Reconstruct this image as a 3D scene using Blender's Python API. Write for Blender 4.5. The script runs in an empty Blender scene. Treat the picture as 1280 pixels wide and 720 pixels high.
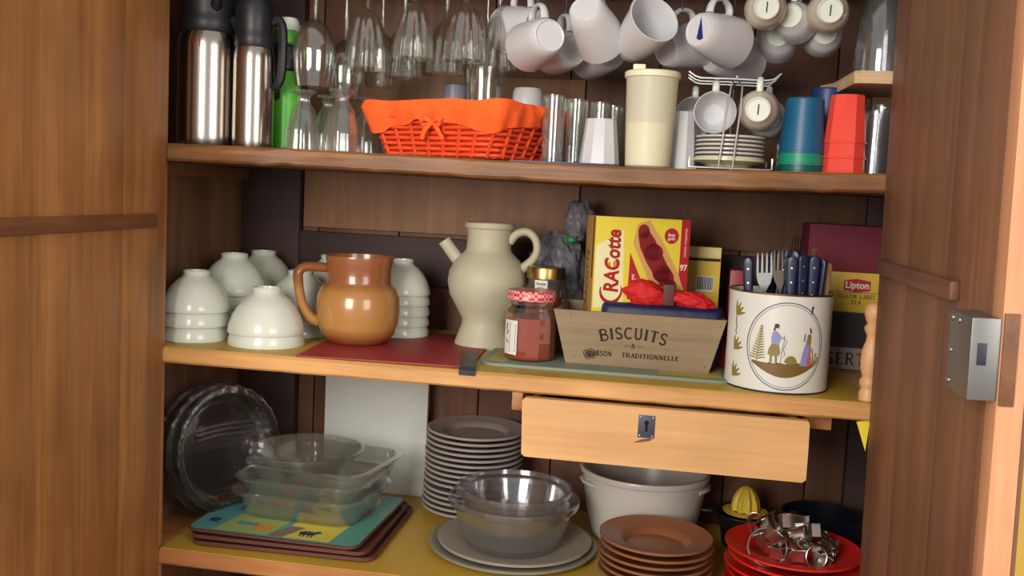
import bpy, bmesh, math, random
from mathutils import Vector, Matrix, noise
random.seed(7)
S = bpy.context.scene
COL = S.collection
PI = math.pi

# ---------------------------------------------------------------- camera, world, lights, exposure
cd = bpy.data.cameras.new('camera'); cam = bpy.data.objects.new('camera', cd); COL.objects.link(cam)
cd.lens = 33.75; cd.sensor_width = 36; cd.clip_start = .02
_y, _p, _r = -.1657, -.097, .0494
F = Vector((math.sin(_y)*math.cos(_p), math.cos(_y)*math.cos(_p), math.sin(_p)))
R = F.cross(Vector((0, 0, 1))).normalized(); U = R.cross(F)
R2 = R*math.cos(_r) + U*math.sin(_r); U2 = U*math.cos(_r) - R*math.sin(_r)
m = Matrix((R2, U2, -F)).transposed().to_4x4(); m.translation = Vector((.9565, -1.6819, 1.4856))
cam.matrix_world = m
S.camera = cam

w = bpy.data.worlds.new('world'); S.world = w; w.use_nodes = True
w.node_tree.nodes['Background'].inputs[0].default_value = (.90, .88, .86, 1)
w.node_tree.nodes['Background'].inputs[1].default_value = .52

def area(name, loc, target, sx, sy, power, col):
    l = bpy.data.lights.new(name, 'AREA'); l.shape = 'RECTANGLE'; l.size = sx; l.size_y = sy
    l.energy = power; l.color = col
    o = bpy.data.objects.new(name, l); COL.objects.link(o); o.location = loc
    o.rotation_euler = (Vector(target)-Vector(loc)).to_track_quat('-Z', 'Y').to_euler()
    return o
area('window_light', (-.05, -3.0, 1.95), (.60, .2, 1.15), 1.1, 1.3, 66, (1, .955, .88))
area('side_window_light', (2.6, -2.4, 1.9), (.6, .0, 1.2), 1.1, 1.3, 27, (1, .95, .88))
S.view_settings.view_transform = 'Standard'; S.view_settings.look = 'None'
S.view_settings.gamma = 1; S.view_settings.exposure = .30
S.view_settings.use_curve_mapping = False
try:
    S.cycles.transparent_max_bounces = 40; S.cycles.max_bounces = 8
except Exception: pass

# ---------------------------------------------------------------- materials
def lin(c):
    return tuple(((x/255)/12.92 if x/255 <= .04045 else ((x/255+.055)/1.055)**2.4) for x in c) + (1,)
def newmat(name):
    m = bpy.data.materials.new(name); m.use_nodes = True
    nt = m.node_tree; return m, nt, nt.nodes['Principled BSDF'], nt.nodes, nt.links
def plain(name, rgb, rough=.45, metal=0, var=.06, bump=0.0, bscale=60, spec=.5, coat=0, trans=0, alpha=1, sss=0):
    m, nt, b, N, L = newmat(name)
    tc = N.new('ShaderNodeTexCoord'); nz = N.new('ShaderNodeTexNoise'); nz.inputs['Scale'].default_value = bscale*.25
    nz.inputs['Detail'].default_value = 4
    L.new(tc.outputs['Object'], nz.inputs['Vector'])
    mr = N.new('ShaderNodeMapRange'); mr.inputs[3].default_value = 1-var; mr.inputs[4].default_value = 1+var
    L.new(nz.outputs[0], mr.inputs[0])
    mx = N.new('ShaderNodeVectorMath'); mx.operation = 'SCALE'; mx.inputs[0].default_value = lin(rgb)[:3]
    L.new(mr.outputs[0], mx.inputs['Scale']); L.new(mx.outputs[0], b.inputs['Base Color'])
    b.inputs['Roughness'].default_value = rough; b.inputs['Metallic'].default_value = metal
    b.inputs['Specular IOR Level'].default_value = spec; b.inputs['Coat Weight'].default_value = coat
    b.inputs['Transmission Weight'].default_value = trans; b.inputs['Alpha'].default_value = alpha
    if bump:
        n2 = N.new('ShaderNodeTexNoise'); n2.inputs['Scale'].default_value = bscale; L.new(tc.outputs['Object'], n2.inputs['Vector'])
        bp = N.new('ShaderNodeBump'); bp.inputs['Strength'].default_value = bump; bp.inputs['Distance'].default_value = .004
        L.new(n2.outputs[0], bp.inputs['Height']); L.new(bp.outputs[0], b.inputs['Normal'])
    return m
def wood(name, c1, c2, axis='z', rough=.55, scale=1.0, stain=.5, rand=.15):
    """grain runs along axis; blotches of wear; every piece a little different"""
    m, nt, b, N, L = newmat(name)
    tc = N.new('ShaderNodeTexCoord'); oi = N.new('ShaderNodeObjectInfo')
    mp = N.new('ShaderNodeMapping'); L.new(tc.outputs['Object'], mp.inputs['Vector'])
    cmb = N.new('ShaderNodeCombineXYZ'); ml = N.new('ShaderNodeMath'); ml.operation = 'MULTIPLY'; ml.inputs[1].default_value = 9
    L.new(oi.outputs['Random'], ml.inputs[0])
    for i in range(3): L.new(ml.outputs[0], cmb.inputs[i])
    L.new(cmb.outputs[0], mp.inputs['Location'])
    sc = {'x': (.9, 16, 16), 'y': (16, .9, 16), 'z': (16, 16, .9)}[axis]
    mp.inputs['Scale'].default_value = tuple(s*scale for s in sc)
    n1 = N.new('ShaderNodeTexNoise'); n1.inputs['Scale'].default_value = 1.6; n1.inputs['Detail'].default_value = 6; n1.inputs['Distortion'].default_value = .6
    L.new(mp.outputs[0], n1.inputs['Vector'])
    n2 = N.new('ShaderNodeTexNoise'); n2.inputs['Scale'].default_value = 9; n2.inputs['Detail'].default_value = 3
    L.new(mp.outputs[0], n2.inputs['Vector'])
    n3 = N.new('ShaderNodeTexNoise'); n3.inputs['Scale'].default_value = 5; n3.inputs['Detail'].default_value = 3
    L.new(tc.outputs['Object'], n3.inputs['Vector'])
    r = N.new('ShaderNodeValToRGB'); r.color_ramp.elements[0].position = .32; r.color_ramp.elements[1].position = .68
    r.color_ramp.elements[0].color = lin(c1); r.color_ramp.elements[1].color = lin(c2)
    ad = N.new('ShaderNodeMath'); ad.operation = 'MULTIPLY_ADD'; ad.inputs[1].default_value = .35
    L.new(n2.outputs[0], ad.inputs[0])
    s1 = N.new('ShaderNodeMath'); s1.operation = 'MULTIPLY'; s1.inputs[1].default_value = .65; L.new(n1.outputs[0], s1.inputs[0])
    L.new(s1.outputs[0], ad.inputs[2]); L.new(ad.outputs[0], r.inputs[0])
    mr = N.new('ShaderNodeMapRange'); mr.inputs[1].default_value = .3; mr.inputs[2].default_value = .7
    mr.inputs[3].default_value = 1-stain*.5; mr.inputs[4].default_value = 1.08
    L.new(n3.outputs[0], mr.inputs[0])
    rr = N.new('ShaderNodeMapRange'); rr.inputs[3].default_value = 1-rand; rr.inputs[4].default_value = 1+rand
    L.new(oi.outputs['Random'], rr.inputs[0])
    mm = N.new('ShaderNodeMath'); mm.operation = 'MULTIPLY'; L.new(mr.outputs[0], mm.inputs[0]); L.new(rr.outputs[0], mm.inputs[1])
    vs = N.new('ShaderNodeVectorMath'); vs.operation = 'SCALE'; L.new(r.outputs[0], vs.inputs[0]); L.new(mm.outputs[0], vs.inputs['Scale'])
    L.new(vs.outputs[0], b.inputs['Base Color']); b.inputs['Roughness'].default_value = rough
    bp = N.new('ShaderNodeBump'); bp.inputs['Strength'].default_value = .25; bp.inputs['Distance'].default_value = .002
    L.new(ad.outputs[0], bp.inputs['Height']); L.new(bp.outputs[0], b.inputs['Normal'])
    return m
def glass(name, tint=(.92, .93, .91), gl=1.0, rough=.035, base=.085, haze=.012):
    """thin clear glass: see-through, with a sheen that grows towards the edges"""
    m = bpy.data.materials.new(name); m.use_nodes = True; nt = m.node_tree; N = nt.nodes; L = nt.links
    N.remove(N['Principled BSDF']); out = N['Material Output']
    t = N.new('ShaderNodeBsdfTransparent'); t.inputs[0].default_value = (*tint, 1)
    g = N.new('ShaderNodeBsdfGlossy'); g.inputs[0].default_value = (gl, gl, gl, 1); g.inputs[1].default_value = rough
    lw = N.new('ShaderNodeLayerWeight'); lw.inputs[0].default_value = .22
    ma = N.new('ShaderNodeMath'); ma.operation = 'MULTIPLY_ADD'; ma.inputs[1].default_value = .75; ma.inputs[2].default_value = base; ma.use_clamp = True
    L.new(lw.outputs['Facing'], ma.inputs[0])
    mx = N.new('ShaderNodeMixShader'); L.new(ma.outputs[0], mx.inputs[0]); L.new(t.outputs[0], mx.inputs[1]); L.new(g.outputs[0], mx.inputs[2])
    df = N.new('ShaderNodeBsdfDiffuse'); df.inputs[0].default_value = (.72, .74, .70, 1)
    m3 = N.new('ShaderNodeMixShader'); m3.inputs[0].default_value = haze; L.new(mx.outputs[0], m3.inputs[1]); L.new(df.outputs[0], m3.inputs[2])
    L.new(m3.outputs[0], out.inputs[0]); return m
def translucent(name, rgb, mixf=.5, alpha=.0, rough=.4):
    m = bpy.data.materials.new(name); m.use_nodes = True; nt = m.node_tree; N = nt.nodes; L = nt.links
    b = N['Principled BSDF']; out = N['Material Output']; b.inputs['Base Color'].default_value = lin(rgb); b.inputs['Roughness'].default_value = rough
    t = N.new('ShaderNodeBsdfTranslucent'); t.inputs[0].default_value = lin(rgb)
    mx = N.new('ShaderNodeMixShader'); mx.inputs[0].default_value = mixf
    L.new(b.outputs[0], mx.inputs[1]); L.new(t.outputs[0], mx.inputs[2])
    if alpha:
        tr = N.new('ShaderNodeBsdfTransparent'); m2 = N.new('ShaderNodeMixShader'); m2.inputs[0].default_value = alpha
        L.new(mx.outputs[0], m2.inputs[1]); L.new(tr.outputs[0], m2.inputs[2]); L.new(m2.outputs[0], out.inputs[0])
    else: L.new(mx.outputs[0], out.inputs[0])
    return m

W_door = wood('wood_door_left', (152, 98, 50), (198, 140, 84), 'z', .5, .7, .60, .05)
W_doorr = wood('wood_door_right', (104, 68, 46), (140, 95, 66), 'z', .55, .8, .35, .025)
W_edge = wood('wood_door_edge', (190, 128, 90), (222, 160, 116), 'z', .5, 1, .3, .04)
W_batten = wood('wood_batten', (104, 64, 38), (140, 92, 58), 'y', .55, 1, .5, .1)
W_battenr = wood('wood_batten_right', (96, 60, 45), (128, 84, 62), 'y', .55, 1, .5, .1)
W_back = wood('wood_back', (92, 58, 40), (124, 82, 56), 'z', .6, .8, .5, .14)
W_panel = wood('wood_back_panel', (144, 104, 76), (174, 130, 96), 'z', .6, .7, .35, .05)
W_dark = wood('wood_dark_rail', (52, 34, 32), (70, 48, 42), 'x', .65, 1, .3, .08)
W_side = wood('wood_side', (100, 66, 48), (138, 98, 70), 'z', .6, .9, .5, .12)
W_shelf1 = wood('wood_shelf_top', (98, 58, 26), (170, 114, 60), 'x', .5, 1.3, .9, .05)
W_shelf2 = wood('wood_shelf_mid', (186, 130, 72), (222, 170, 106), 'x', .45, 1, .35, .03)
W_shelf3 = wood('wood_shelf_low', (158, 98, 56), (190, 130, 76), 'x', .5, 1, .45, .04)
W_drawer = wood('wood_drawer', (206, 154, 96), (228, 180, 122), 'x', .5, .8, .22, .02)
W_crate = wood('wood_crate', (138, 116, 88), (168, 146, 114), 'x', .65, .9, .3, .05)
W_ply = wood('wood_ply', (184, 150, 110), (214, 184, 144), 'x', .5, 2, .2, .12)
W_turned = wood('wood_turned', (196, 142, 96), (222, 172, 124), 'z', .45, 1, .2, .05)
YEL = plain('yellow_oilcloth', (190, 152, 52), .45, var=.22, bump=.1, bscale=20)
WALL = plain('yellow_wall_paint', (246, 206, 96), .7, var=.10, bump=.15, bscale=30)
FLOOR = plain('floor_tiles_terracotta', (150, 110, 84), .6, var=.15, bump=.1)
WHITE = plain('white_glazed', (218, 223, 208), .22, var=.02, coat=.3)
MUGW = plain('white_mug_plastic', (205, 205, 206), .32, var=.03)
CUPB = plain('beige_printed_cup', (198, 184, 166), .3, var=.12, bscale=260)
STEEL = plain('brushed_steel', (176, 168, 160), .22, 1, var=.04)
CHROME = plain('chrome_wire', (214, 214, 212), .24, 1)
BLACKP = plain('black_plastic', (26, 26, 30), .42)
RED = plain('red_plastic', (196, 30, 24), .38)
GREEN = plain('green_plastic', (96, 196, 62), .35)
GLASS = glass('clear_glass')
GLASS2 = glass('thick_clear_glass', (.86, .88, .86), 1, .06, .075, .045)
GLASS3 = glass('dark_clear_glass', (.80, .80, .82), 1, .09, .10, .045)
GLASSJ = glass('jar_glass', (.93, .94, .92), 1, .04, .05, .005)
GLASSP = glass('pie_dish_glass', (.78, .76, .76), 1, .025, .06, .004)
ORANGE = plain('orange_wicker', (232, 74, 28), .55, var=.12, bump=.2, bscale=200)
ORCLOTH = plain('orange_cloth', (255, 98, 30), .85, var=.05, bump=.35, bscale=90)
CREAM = translucent('cream_plastic', (246, 242, 220), .35, .38)
CREAML = plain('cream_lid_plastic', (232, 226, 190), .4)
CREAMIN = plain('milk_white', (255, 250, 222), .6)
EARTH = plain('cream_stoneware', (188, 182, 156), .55, var=.08, bump=.12, bscale=120)
BROWNG = None
DBLUE = plain('navy_plastic', (24, 34, 66), .35)
TEALB = plain('petrol_blue_plastic', (20, 92, 128), .4)
BLUEP = plain('deep_blue_plastic', (26, 52, 110), .4)
TEALG = plain('green_tumbler_plastic', (26, 140, 112), .4)
TEALD = plain('dark_green_tumbler_plastic', (10, 84, 84), .4)
CORAL = plain('coral_red_plastic', (242, 78, 62), .35)
REDMAT = plain('red_mat', (150, 40, 44), .5, var=.15, bump=.05)
GREYPL = plain('grey_stoneware', (160, 150, 144), .4, var=.05)
GREYPLT = plain('taupe_platter', (150, 142, 128), .35, var=.05)
BROWNPL = plain('terracotta_brown_plate', (144, 90, 58), .35, var=.06)
REDPL = plain('red_plate_plastic', (214, 38, 32), .35)
POTW = plain('white_enamel_pot', (196, 190, 182), .3, var=.03)
YJ = plain('yellow_reamer_plastic', (216, 184, 60), .4)
TIN = plain('tinned_metal', (222, 216, 206), .3, 1, var=.1)
BOARDW = plain('white_laminate', (206, 208, 204), .5)
BRTRAY = plain('dark_brown_tray', (92, 52, 44), .5)
INK = plain('dark_brown_ink', (52, 34, 28), .8)
INKB = plain('black_ink', (26, 24, 28), .7)
REDINK = plain('red_ink', (170, 20, 26), .6)
BURG = plain('burgundy_card', (112, 26, 46), .7, var=.08)
CARDY = plain('yellow_card', (236, 214, 66), .5, var=.05)
CARDYD = plain('dull_yellow_card', (176, 140, 72), .6, var=.08)
TEAY = plain('tea_yellow_card', (224, 186, 66), .55, var=.05)
CAN = plain('cream_enamel', (224, 223, 214), .28, var=.03)
BRASS = plain('brass_rim', (176, 146, 84), .3, 1)
GOLD = plain('gold_lid', (186, 158, 96), .3, 1)
MATG = plain('grey_green_mat', (128, 140, 122), .55, var=.08)
LOCKM = plain('grey_steel_lock', (128, 128, 126), .42, .8, var=.12)
LOCKD = plain('dark_iron', (56, 58, 68), .45, .6, var=.1)
PAPER = plain('white_paper', (226, 222, 212), .7)

# ---------------------------------------------------------------- mesh helpers
class MB:
    def __init__(s): s.v = []; s.f = []; s.mi = []; s.cur = 0
    def add(s, vs, fs):
        o = len(s.v); s.v += [tuple(p) for p in vs]
        for f in fs: s.f.append(tuple(i+o for i in f)); s.mi.append(s.cur)
        return s
    def box(s, x0, x1, y0, y1, z0, z1, b=0, M=None):
        bm = bmesh.new(); bmesh.ops.create_cube(bm, size=1)
        for v in bm.verts: v.co = Vector(((x0+x1)/2+v.co.x*(x1-x0), (y0+y1)/2+v.co.y*(y1-y0), (z0+z1)/2+v.co.z*(z1-z0)))
        if b: bmesh.ops.bevel(bm, geom=bm.edges[:], offset=b, segments=2, affect='EDGES', profile=.6)
        if M:
            for v in bm.verts: v.co = M @ v.co
        bm.verts.index_update()
        s.add([v.co[:] for v in bm.verts], [[v.index for v in f.verts] for f in bm.faces]); bm.free(); return s
    def lathe(s, prof, seg=40, c=(0, 0, 0), fl=0, nf=0, M=None, closed=False, arc=None):
        """prof: (r, z) pairs; fl/nf: fluting depth and count"""
        n = len(prof); vs = []; fs = []
        for r, z in prof:
            for k in range(seg):
                a = 2*PI*k/seg; rr = r*(1+fl*math.cos(nf*a)) if nf else r
                p = Vector((c[0]+rr*math.cos(a), c[1]+rr*math.sin(a), c[2]+z)); vs.append(M @ p if M else p)
        m = n if closed else n-1
        for i in range(m):
            j = (i+1) % n
            for k in range(seg):
                l = (k+1) % seg; fs.append((i*seg+k, i*seg+l, j*seg+l, j*seg+k))
        if not closed:
            if prof[0][0] > 1e-6: fs.append(tuple(range(seg-1, -1, -1)))
            if prof[-1][0] > 1e-6: fs.append(tuple((n-1)*seg+k for k in range(seg)))
        return s.add(vs, fs)
    def tube(s, pts, r, seg=8, loop=False, flat=1.0, up=None, sm=0):
        pts = [Vector(p) for p in pts]; n = len(pts); vs = []; fs = []
        rs = list(r) if isinstance(r, (list, tuple)) else [r]*n
        if sm:
            q = []; qr = []
            for i in range(n-1):
                p0, p1, p2, p3 = pts[max(i-1, 0)], pts[i], pts[i+1], pts[min(i+2, n-1)]
                for k in range(sm):
                    t = k/sm; q.append(.5*((2*p1)+(p2-p0)*t+(2*p0-5*p1+4*p2-p3)*t*t+(3*p1-p0-3*p2+p3)*t**3)); qr.append(rs[i]*(1-t)+rs[i+1]*t)
            pts = q+[pts[-1]]; rs = qr+[rs[-1]]; n = len(pts)
        prev = None
        for i, p in enumerate(pts):
            if loop: t = pts[(i+1) % n]-pts[i-1]
            else: t = pts[min(i+1, n-1)]-pts[max(i-1, 0)]
            t.normalize()
            if prev is None:
                a = Vector(up) if up else (Vector((0, 0, 1)) if abs(t.z) < .9 else Vector((1, 0, 0)))
            else: a = prev
            nrm = (a-t*a.dot(t))
            if nrm.length < 1e-6: nrm = t.orthogonal()
            nrm.normalize(); prev = nrm; bn = t.cross(nrm)
            for k in range(seg):
                an = 2*PI*k/seg; vs.append(p+nrm*(math.cos(an)*rs[i])+bn*(math.sin(an)*rs[i]*flat))
        for i in range(n if loop else n-1):
            j = (i+1) % n
            for k in range(seg):
                l = (k+1) % seg; fs.append((i*seg+k, i*seg+l, j*seg+l, j*seg+k))
        if not loop: fs.append(tuple(range(seg-1, -1, -1))); fs.append(tuple((n-1)*seg+k for k in range(seg)))
        return s.add(vs, fs)
    def prism(s, out, z0, z1, M=None):
        n = len(out); vs = [Vector((x, y, z0)) for x, y in out]+[Vector((x, y, z1)) for x, y in out]
        if M: vs = [M @ v for v in vs]
        return s.add(vs, [tuple(range(n-1, -1, -1)), tuple(range(n, 2*n))]+[(i, (i+1) % n, n+(i+1) % n, n+i) for i in range(n)])
    def loft(s, rings, cap0=True, cap1=True):
        n = len(rings[0]); vs = [p for r in rings for p in r]; fs = []
        for i in range(len(rings)-1):
            for k in range(n): l = (k+1) % n; fs.append((i*n+k, i*n+l, (i+1)*n+l, (i+1)*n+k))
        if cap0: fs.append(tuple(range(n-1, -1, -1)))
        if cap1: fs.append(tuple((len(rings)-1)*n+k for k in range(n)))
        return s.add(vs, fs)
    def build(s, name, mat, parent=None, loc=(0, 0, 0), rot=(0, 0, 0), smooth=True, ang=38):
        me = bpy.data.meshes.new(name); me.from_pydata(s.v, [], s.f)
        mats = mat if isinstance(mat, (list, tuple)) else [mat]
        for q in mats: me.materials.append(q)
        if len(mats) > 1: me.polygons.foreach_set('material_index', s.mi)
        bm = bmesh.new(); bm.from_mesh(me); bmesh.ops.recalc_face_normals(bm, faces=bm.faces[:]); bm.to_mesh(me); bm.free()
        if smooth:
            me.polygons.foreach_set('use_smooth', [True]*len(me.polygons)); me.set_sharp_from_angle(angle=math.radians(ang))
        me.update()
        o = bpy.data.objects.new(name, me); COL.objects.link(o); o.location = loc; o.rotation_euler = rot
        if parent: o.parent = parent
        return o
def tag(o, label=None, cat=None, group=None, kind=None):
    if label: o['label'] = label
    if cat: o['category'] = cat
    if group: o['group'] = group
    if kind: o['kind'] = kind
    return o
def thing(name, label, cat, loc=(0, 0, 0), rot=(0, 0, 0), group=None):
    o = bpy.data.objects.new(name, None); COL.objects.link(o); o.empty_display_size = .05
    o.location = loc; o.rotation_euler = rot; return tag(o, label, cat, group)
def dup(root, loc, rot=None, label=None, group=None, scale=None):
    ks = [k for k in bpy.data.objects if k.parent == root]
    r = root.copy(); COL.objects.link(r); r.location = loc
    if rot is not None: r.rotation_euler = rot
    if scale: r.scale = scale
    if label: r['label'] = label
    if group: r['group'] = group
    for ch in ks:
        c = ch.copy(); COL.objects.link(c); c.parent = r
        for g in [k for k in bpy.data.objects if k.parent == ch]:
            d = g.copy(); COL.objects.link(d); d.parent = c
    return r
def rrect(w, d, r, z, n=6, cx=0, cy=0):
    out = []
    for sx, sy, a0 in ((1, 1, 0), (-1, 1, 90), (-1, -1, 180), (1, -1, 270)):
        for k in range(n+1):
            a = math.radians(a0+90*k/n); out.append(Vector((cx+sx*(w/2-r)+r*math.cos(a), cy+sy*(d/2-r)+r*math.sin(a), z)))
    return out
def axis_rot(a, up=(0, 0, 1)):
    """local Z along a (base to rim), local X (the handle) as near up as can be"""
    z = Vector(a).normalized(); x = Vector(up)-z*Vector(up).dot(z); x.normalize(); y = z.cross(x)
    return Matrix((x, y, z)).transposed().to_euler()

# flat print: ribbons, fills and letters carried onto a surface by a mapping (s, t) -> point
def ribbon(mb, pts, wd, fn):
    n = len(pts); vs = []
    for i, (x, y) in enumerate(pts):
        ax, ay = pts[max(i-1, 0)]; bx, by = pts[min(i+1, n-1)]
        dx, dy = bx-ax, by-ay; l = math.hypot(dx, dy) or 1; q = wd[i] if isinstance(wd, (list, tuple)) else wd
        nx, ny = -dy/l*q/2, dx/l*q/2; vs += [fn(x+nx, y+ny), fn(x-nx, y-ny)]
    mb.add(vs, [(2*i, 2*i+1, 2*i+3, 2*i+2) for i in range(n-1)])
def fill(mb, xs, lo, hi, fn):
    vs = []
    for x, a, b in zip(xs, lo, hi): vs += [fn(x, a), fn(x, b)]
    mb.add(vs, [(2*i, 2*i+2, 2*i+3, 2*i+1) for i in range(len(xs)-1)])
def poly(mb, pts, fn): mb.add([fn(x, y) for x, y in pts], [tuple(range(len(pts)))])
def disc(mb, cx, cy, rx, ry, fn, n=16): poly(mb, [(cx+rx*math.cos(2*PI*k/n), cy+ry*math.sin(2*PI*k/n)) for k in range(n)], fn)
def arc(cx, cy, rx, ry, a0, a1, n=10): return [(cx+rx*math.cos(math.radians(a0+(a1-a0)*k/n)), cy+ry*math.sin(math.radians(a0+(a1-a0)*k/n))) for k in range(n+1)]
def text(mb, s, size, fn, cx=0, cy=0, bold=0, sx=1, shear=0, rot=0):
    cu = bpy.data.curves.new('t', 'FONT'); cu.body = s; cu.size = size; cu.offset = bold; cu.align_x = 'CENTER'; cu.align_y = 'CENTER'; cu.shear = shear
    cu.resolution_u = 3
    o = bpy.data.objects.new('t', cu); COL.objects.link(o); dg = bpy.context.evaluated_depsgraph_get()
    me = o.evaluated_get(dg).to_mesh(); c, q = math.cos(rot), math.sin(rot)
    vs = [fn(cx+(v.co.x*sx)*c-v.co.y*q, cy+(v.co.x*sx)*q+v.co.y*c) for v in me.vertices]
    mb.add(vs, [tuple(p.vertices) for p in me.polygons]); o.evaluated_get(dg).to_mesh_clear()
    bpy.data.objects.remove(o); bpy.data.curves.remove(cu)
# a small serif alphabet: (points, thick?) strokes and serif feet at (x, y)
T, t_ = .17, .07
GL = {
 'B': (.72, [([(.14, 0), (.14, 1)], T), ([(.14, 1)]+arc(.38, .76, .22, .24, 90, -90)+[(.14, .52)], .11), ([(.14, .52)]+arc(.42, .26, .25, .26, 90, -90)+[(.14, 0)], .11)], [(.1, 0), (.1, 1)]),
 'I': (.38, [([(.19, 0), (.19, 1)], T)], [(.19, 0), (.19, 1)]),
 'S': (.62, [(arc(.31, .74, .22, .25, 20, 180, 8)+[(.12, .62), (.31, .5), (.5, .38)]+arc(.31, .26, .23, .25, 0, -160, 8), .13)], []),
 'C': (.70, [(arc(.40, .5, .31, .48, 48, 312, 16), .13)], []),
 'U': (.74, [([(.16, 1), (.16, .3)]+arc(.38, .28, .22, .27, 180, 360, 10)+[(.6, 1)], .12)], [(.16, 1), (.6, 1)]),
 'T': (.70, [([(.35, 0), (.35, 1)], T), ([(.05, .98), (.65, .98)], .08), ([(.06, 1), (.06, .8)], .05), ([(.64, 1), (.64, .8)], .05)], [(.35, 0)]),
 'E': (.64, [([(.15, 0), (.15, 1)], T), ([(.1, .97), (.56, .97)], .08), ([(.1, .03), (.58, .03)], .08), ([(.15, .5), (.44, .5)], .07), ([(.56, 1), (.56, .8)], .05), ([(.58, 0), (.58, .22)], .05)], [(.12, 0), (.12, 1)]),
 'R': (.74, [([(.14, 0), (.14, 1)], T), ([(.14, .97)]+arc(.38, .75, .22, .23, 90, -90)+[(.14, .52)], .10), ([(.38, .5), (.64, 0)], .14)], [(.12, 0), (.12, 1), (.66, 0)]),
 'A': (.76, [([(.1, 0), (.36, 1)], .07), ([(.38, 1), (.66, 0)], T), ([(.2, .33), (.56, .33)], .07)], [(.1, 0), (.66, 0)]),
 'D': (.76, [([(.14, 0), (.14, 1)], T), ([(.14, .97)]+arc(.34, .5, .32, .47, 90, -90, 12)+[(.14, .03)], .11)], [(.1, 0), (.1, 1)]),
 'O': (.76, [(arc(.38, .5, .29, .48, 0, 360, 20), .13)], []),
 'N': (.78, [([(.14, 0), (.14, 1)], .08), ([(.64, 0), (.64, 1)], .08), ([(.14, 1), (.64, 0)], T)], [(.14, 0), (.12, 1), (.64, 1)]),
 'L': (.60, [([(.15, 0), (.15, 1)], T), ([(.1, .03), (.54, .03)], .08), ([(.54, 0), (.54, .24)], .05)], [(.12, 0), (.15, 1)]),
 'Y': (.72, [([(.1, 1), (.36, .45)], T), ([(.62, 1), (.36, .45)], .07), ([(.36, .48), (.36, 0)], .14)], [(.1, 1), (.62, 1), (.36, 0)]),
 'W': (1.0, [([(.08, 1), (.3, 0)], T), ([(.3, 0), (.5, 1)], .07), ([(.5, 1), (.7, 0)], T), ([(.7, 0), (.92, 1)], .07)], [(.08, 1), (.92, 1)]),
 '&': (.78, [([(.7, 0), (.22, .72)]+arc(.37, .8, .15, .17, 200, -20, 8)+[(.2, .42)]+arc(.32, .25, .22, .24, 150, 320, 8)+[(.68, .42)], .1)], []),
 ' ': (.4, [], [])}
def serif(mb, s, h, fn, cx, cy, sx=1.0, gap=.08, arch=0, heavy=1.0):
    tot = sum(GL[c][0]*sx+gap for c in s)-gap; x = -tot/2*h
    for c in s:
        wd, st, sf = GL[c]; mid = x+wd*sx*h/2; half = tot*h/2
        dy = -arch*(mid/half)**2; an = -2*arch*mid/half**2
        def g(px, py, x=x, mid=mid, dy=dy, an=an):
            lx = x+px*h*sx-mid; ly = py*h
            return fn(cx+mid+lx*math.cos(an)-ly*math.sin(an), cy+dy+lx*math.sin(an)+ly*math.cos(an))
        for pts, wt in st: ribbon(mb, pts, wt*heavy, g)
        for fx, fy in sf: ribbon(mb, [(fx-.13, fy+(.03 if fy == 0 else -.03)), (fx+.13, fy+(.03 if fy == 0 else -.03))], .06*heavy, g)
        x += (wd*sx+gap)*h

Z1, Z2, Z3 = 1.55, 1.162, .763          # shelf tops
XL, XR, YB = -.075, 1.42, .52            # inner faces of the cupboard

# ---------------------------------------------------------------- the setting
def slab(name, x0, x1, y0, y1, z0, z1, mat):
    return tag(MB().box(x0, x1, y0, y1, z0, z1).build(name, mat, smooth=False), kind='structure')
slab('floor', -1.6, 3.2, -3.6, 1.0, -.05, 0, FLOOR)
wl = MB(); wl.box(-1.6, XL-.05, .03, .13, 0, 2.6); wl.box(XR+.05, 3.2, .03, .13, 0, 2.6); wl.box(XL-.05, XR+.05, .03, .13, 2.36, 2.6)
tag(wl.build('wall_back', WALL, smooth=False), kind='structure')

tag(MB().box(1.53, 1.55, .018, .0299, 0, 2.6, .001).build('trim_1', plain('white_trim_paint', (236, 228, 208), .5)), kind='structure')

# ---------------------------------------------------------------- the cupboard
cup = thing('cupboard', 'old wooden cupboard with open doors, shelves and a small drawer', 'cupboard', (0, 0, 0))
def part(name, mat, x0, x1, y0, y1, z0, z1, b=.002, parent=cup): return MB().box(x0, x1, y0, y1, z0, z1, b).build(name, mat, parent)
# back: upright boards behind a frame
bp = bpy.data.objects.new('back_panel', None); COL.objects.link(bp); bp.parent = cup
xs = [XL-.02, .11, .31, .52, .70, .90, 1.10, 1.28, XR+.02]
for a, b in zip(xs, xs[1:]):
    part('plank', W_back, a+.0015, b-.0015, YB, YB+.018, .42, 2.26, .002, bp)
part('light_block_sheet', W_dark, XL-.04, XR+.04, YB+.0185, YB+.03, .40, 2.28, .001, bp)  # added behind the planks to block light leaking through their gaps
part('panel', W_panel, .075, .735, YB-.012, YB, 1.385, 1.75, .003, bp)
part('panel', W_back, .738, 1.40, YB-.012, YB, 1.385, 1.75, .003, bp)
part('rail', W_dark, XL, XR, YB-.024, YB, 1.262, 1.375, .003, bp)
part('stile', W_dark, XL, .072, YB-.03, YB, .44, 2.2, .003, bp)
part('stile', W_dark, 1.36, XR, YB-.03, YB, .44, 2.2, .003, bp)
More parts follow.
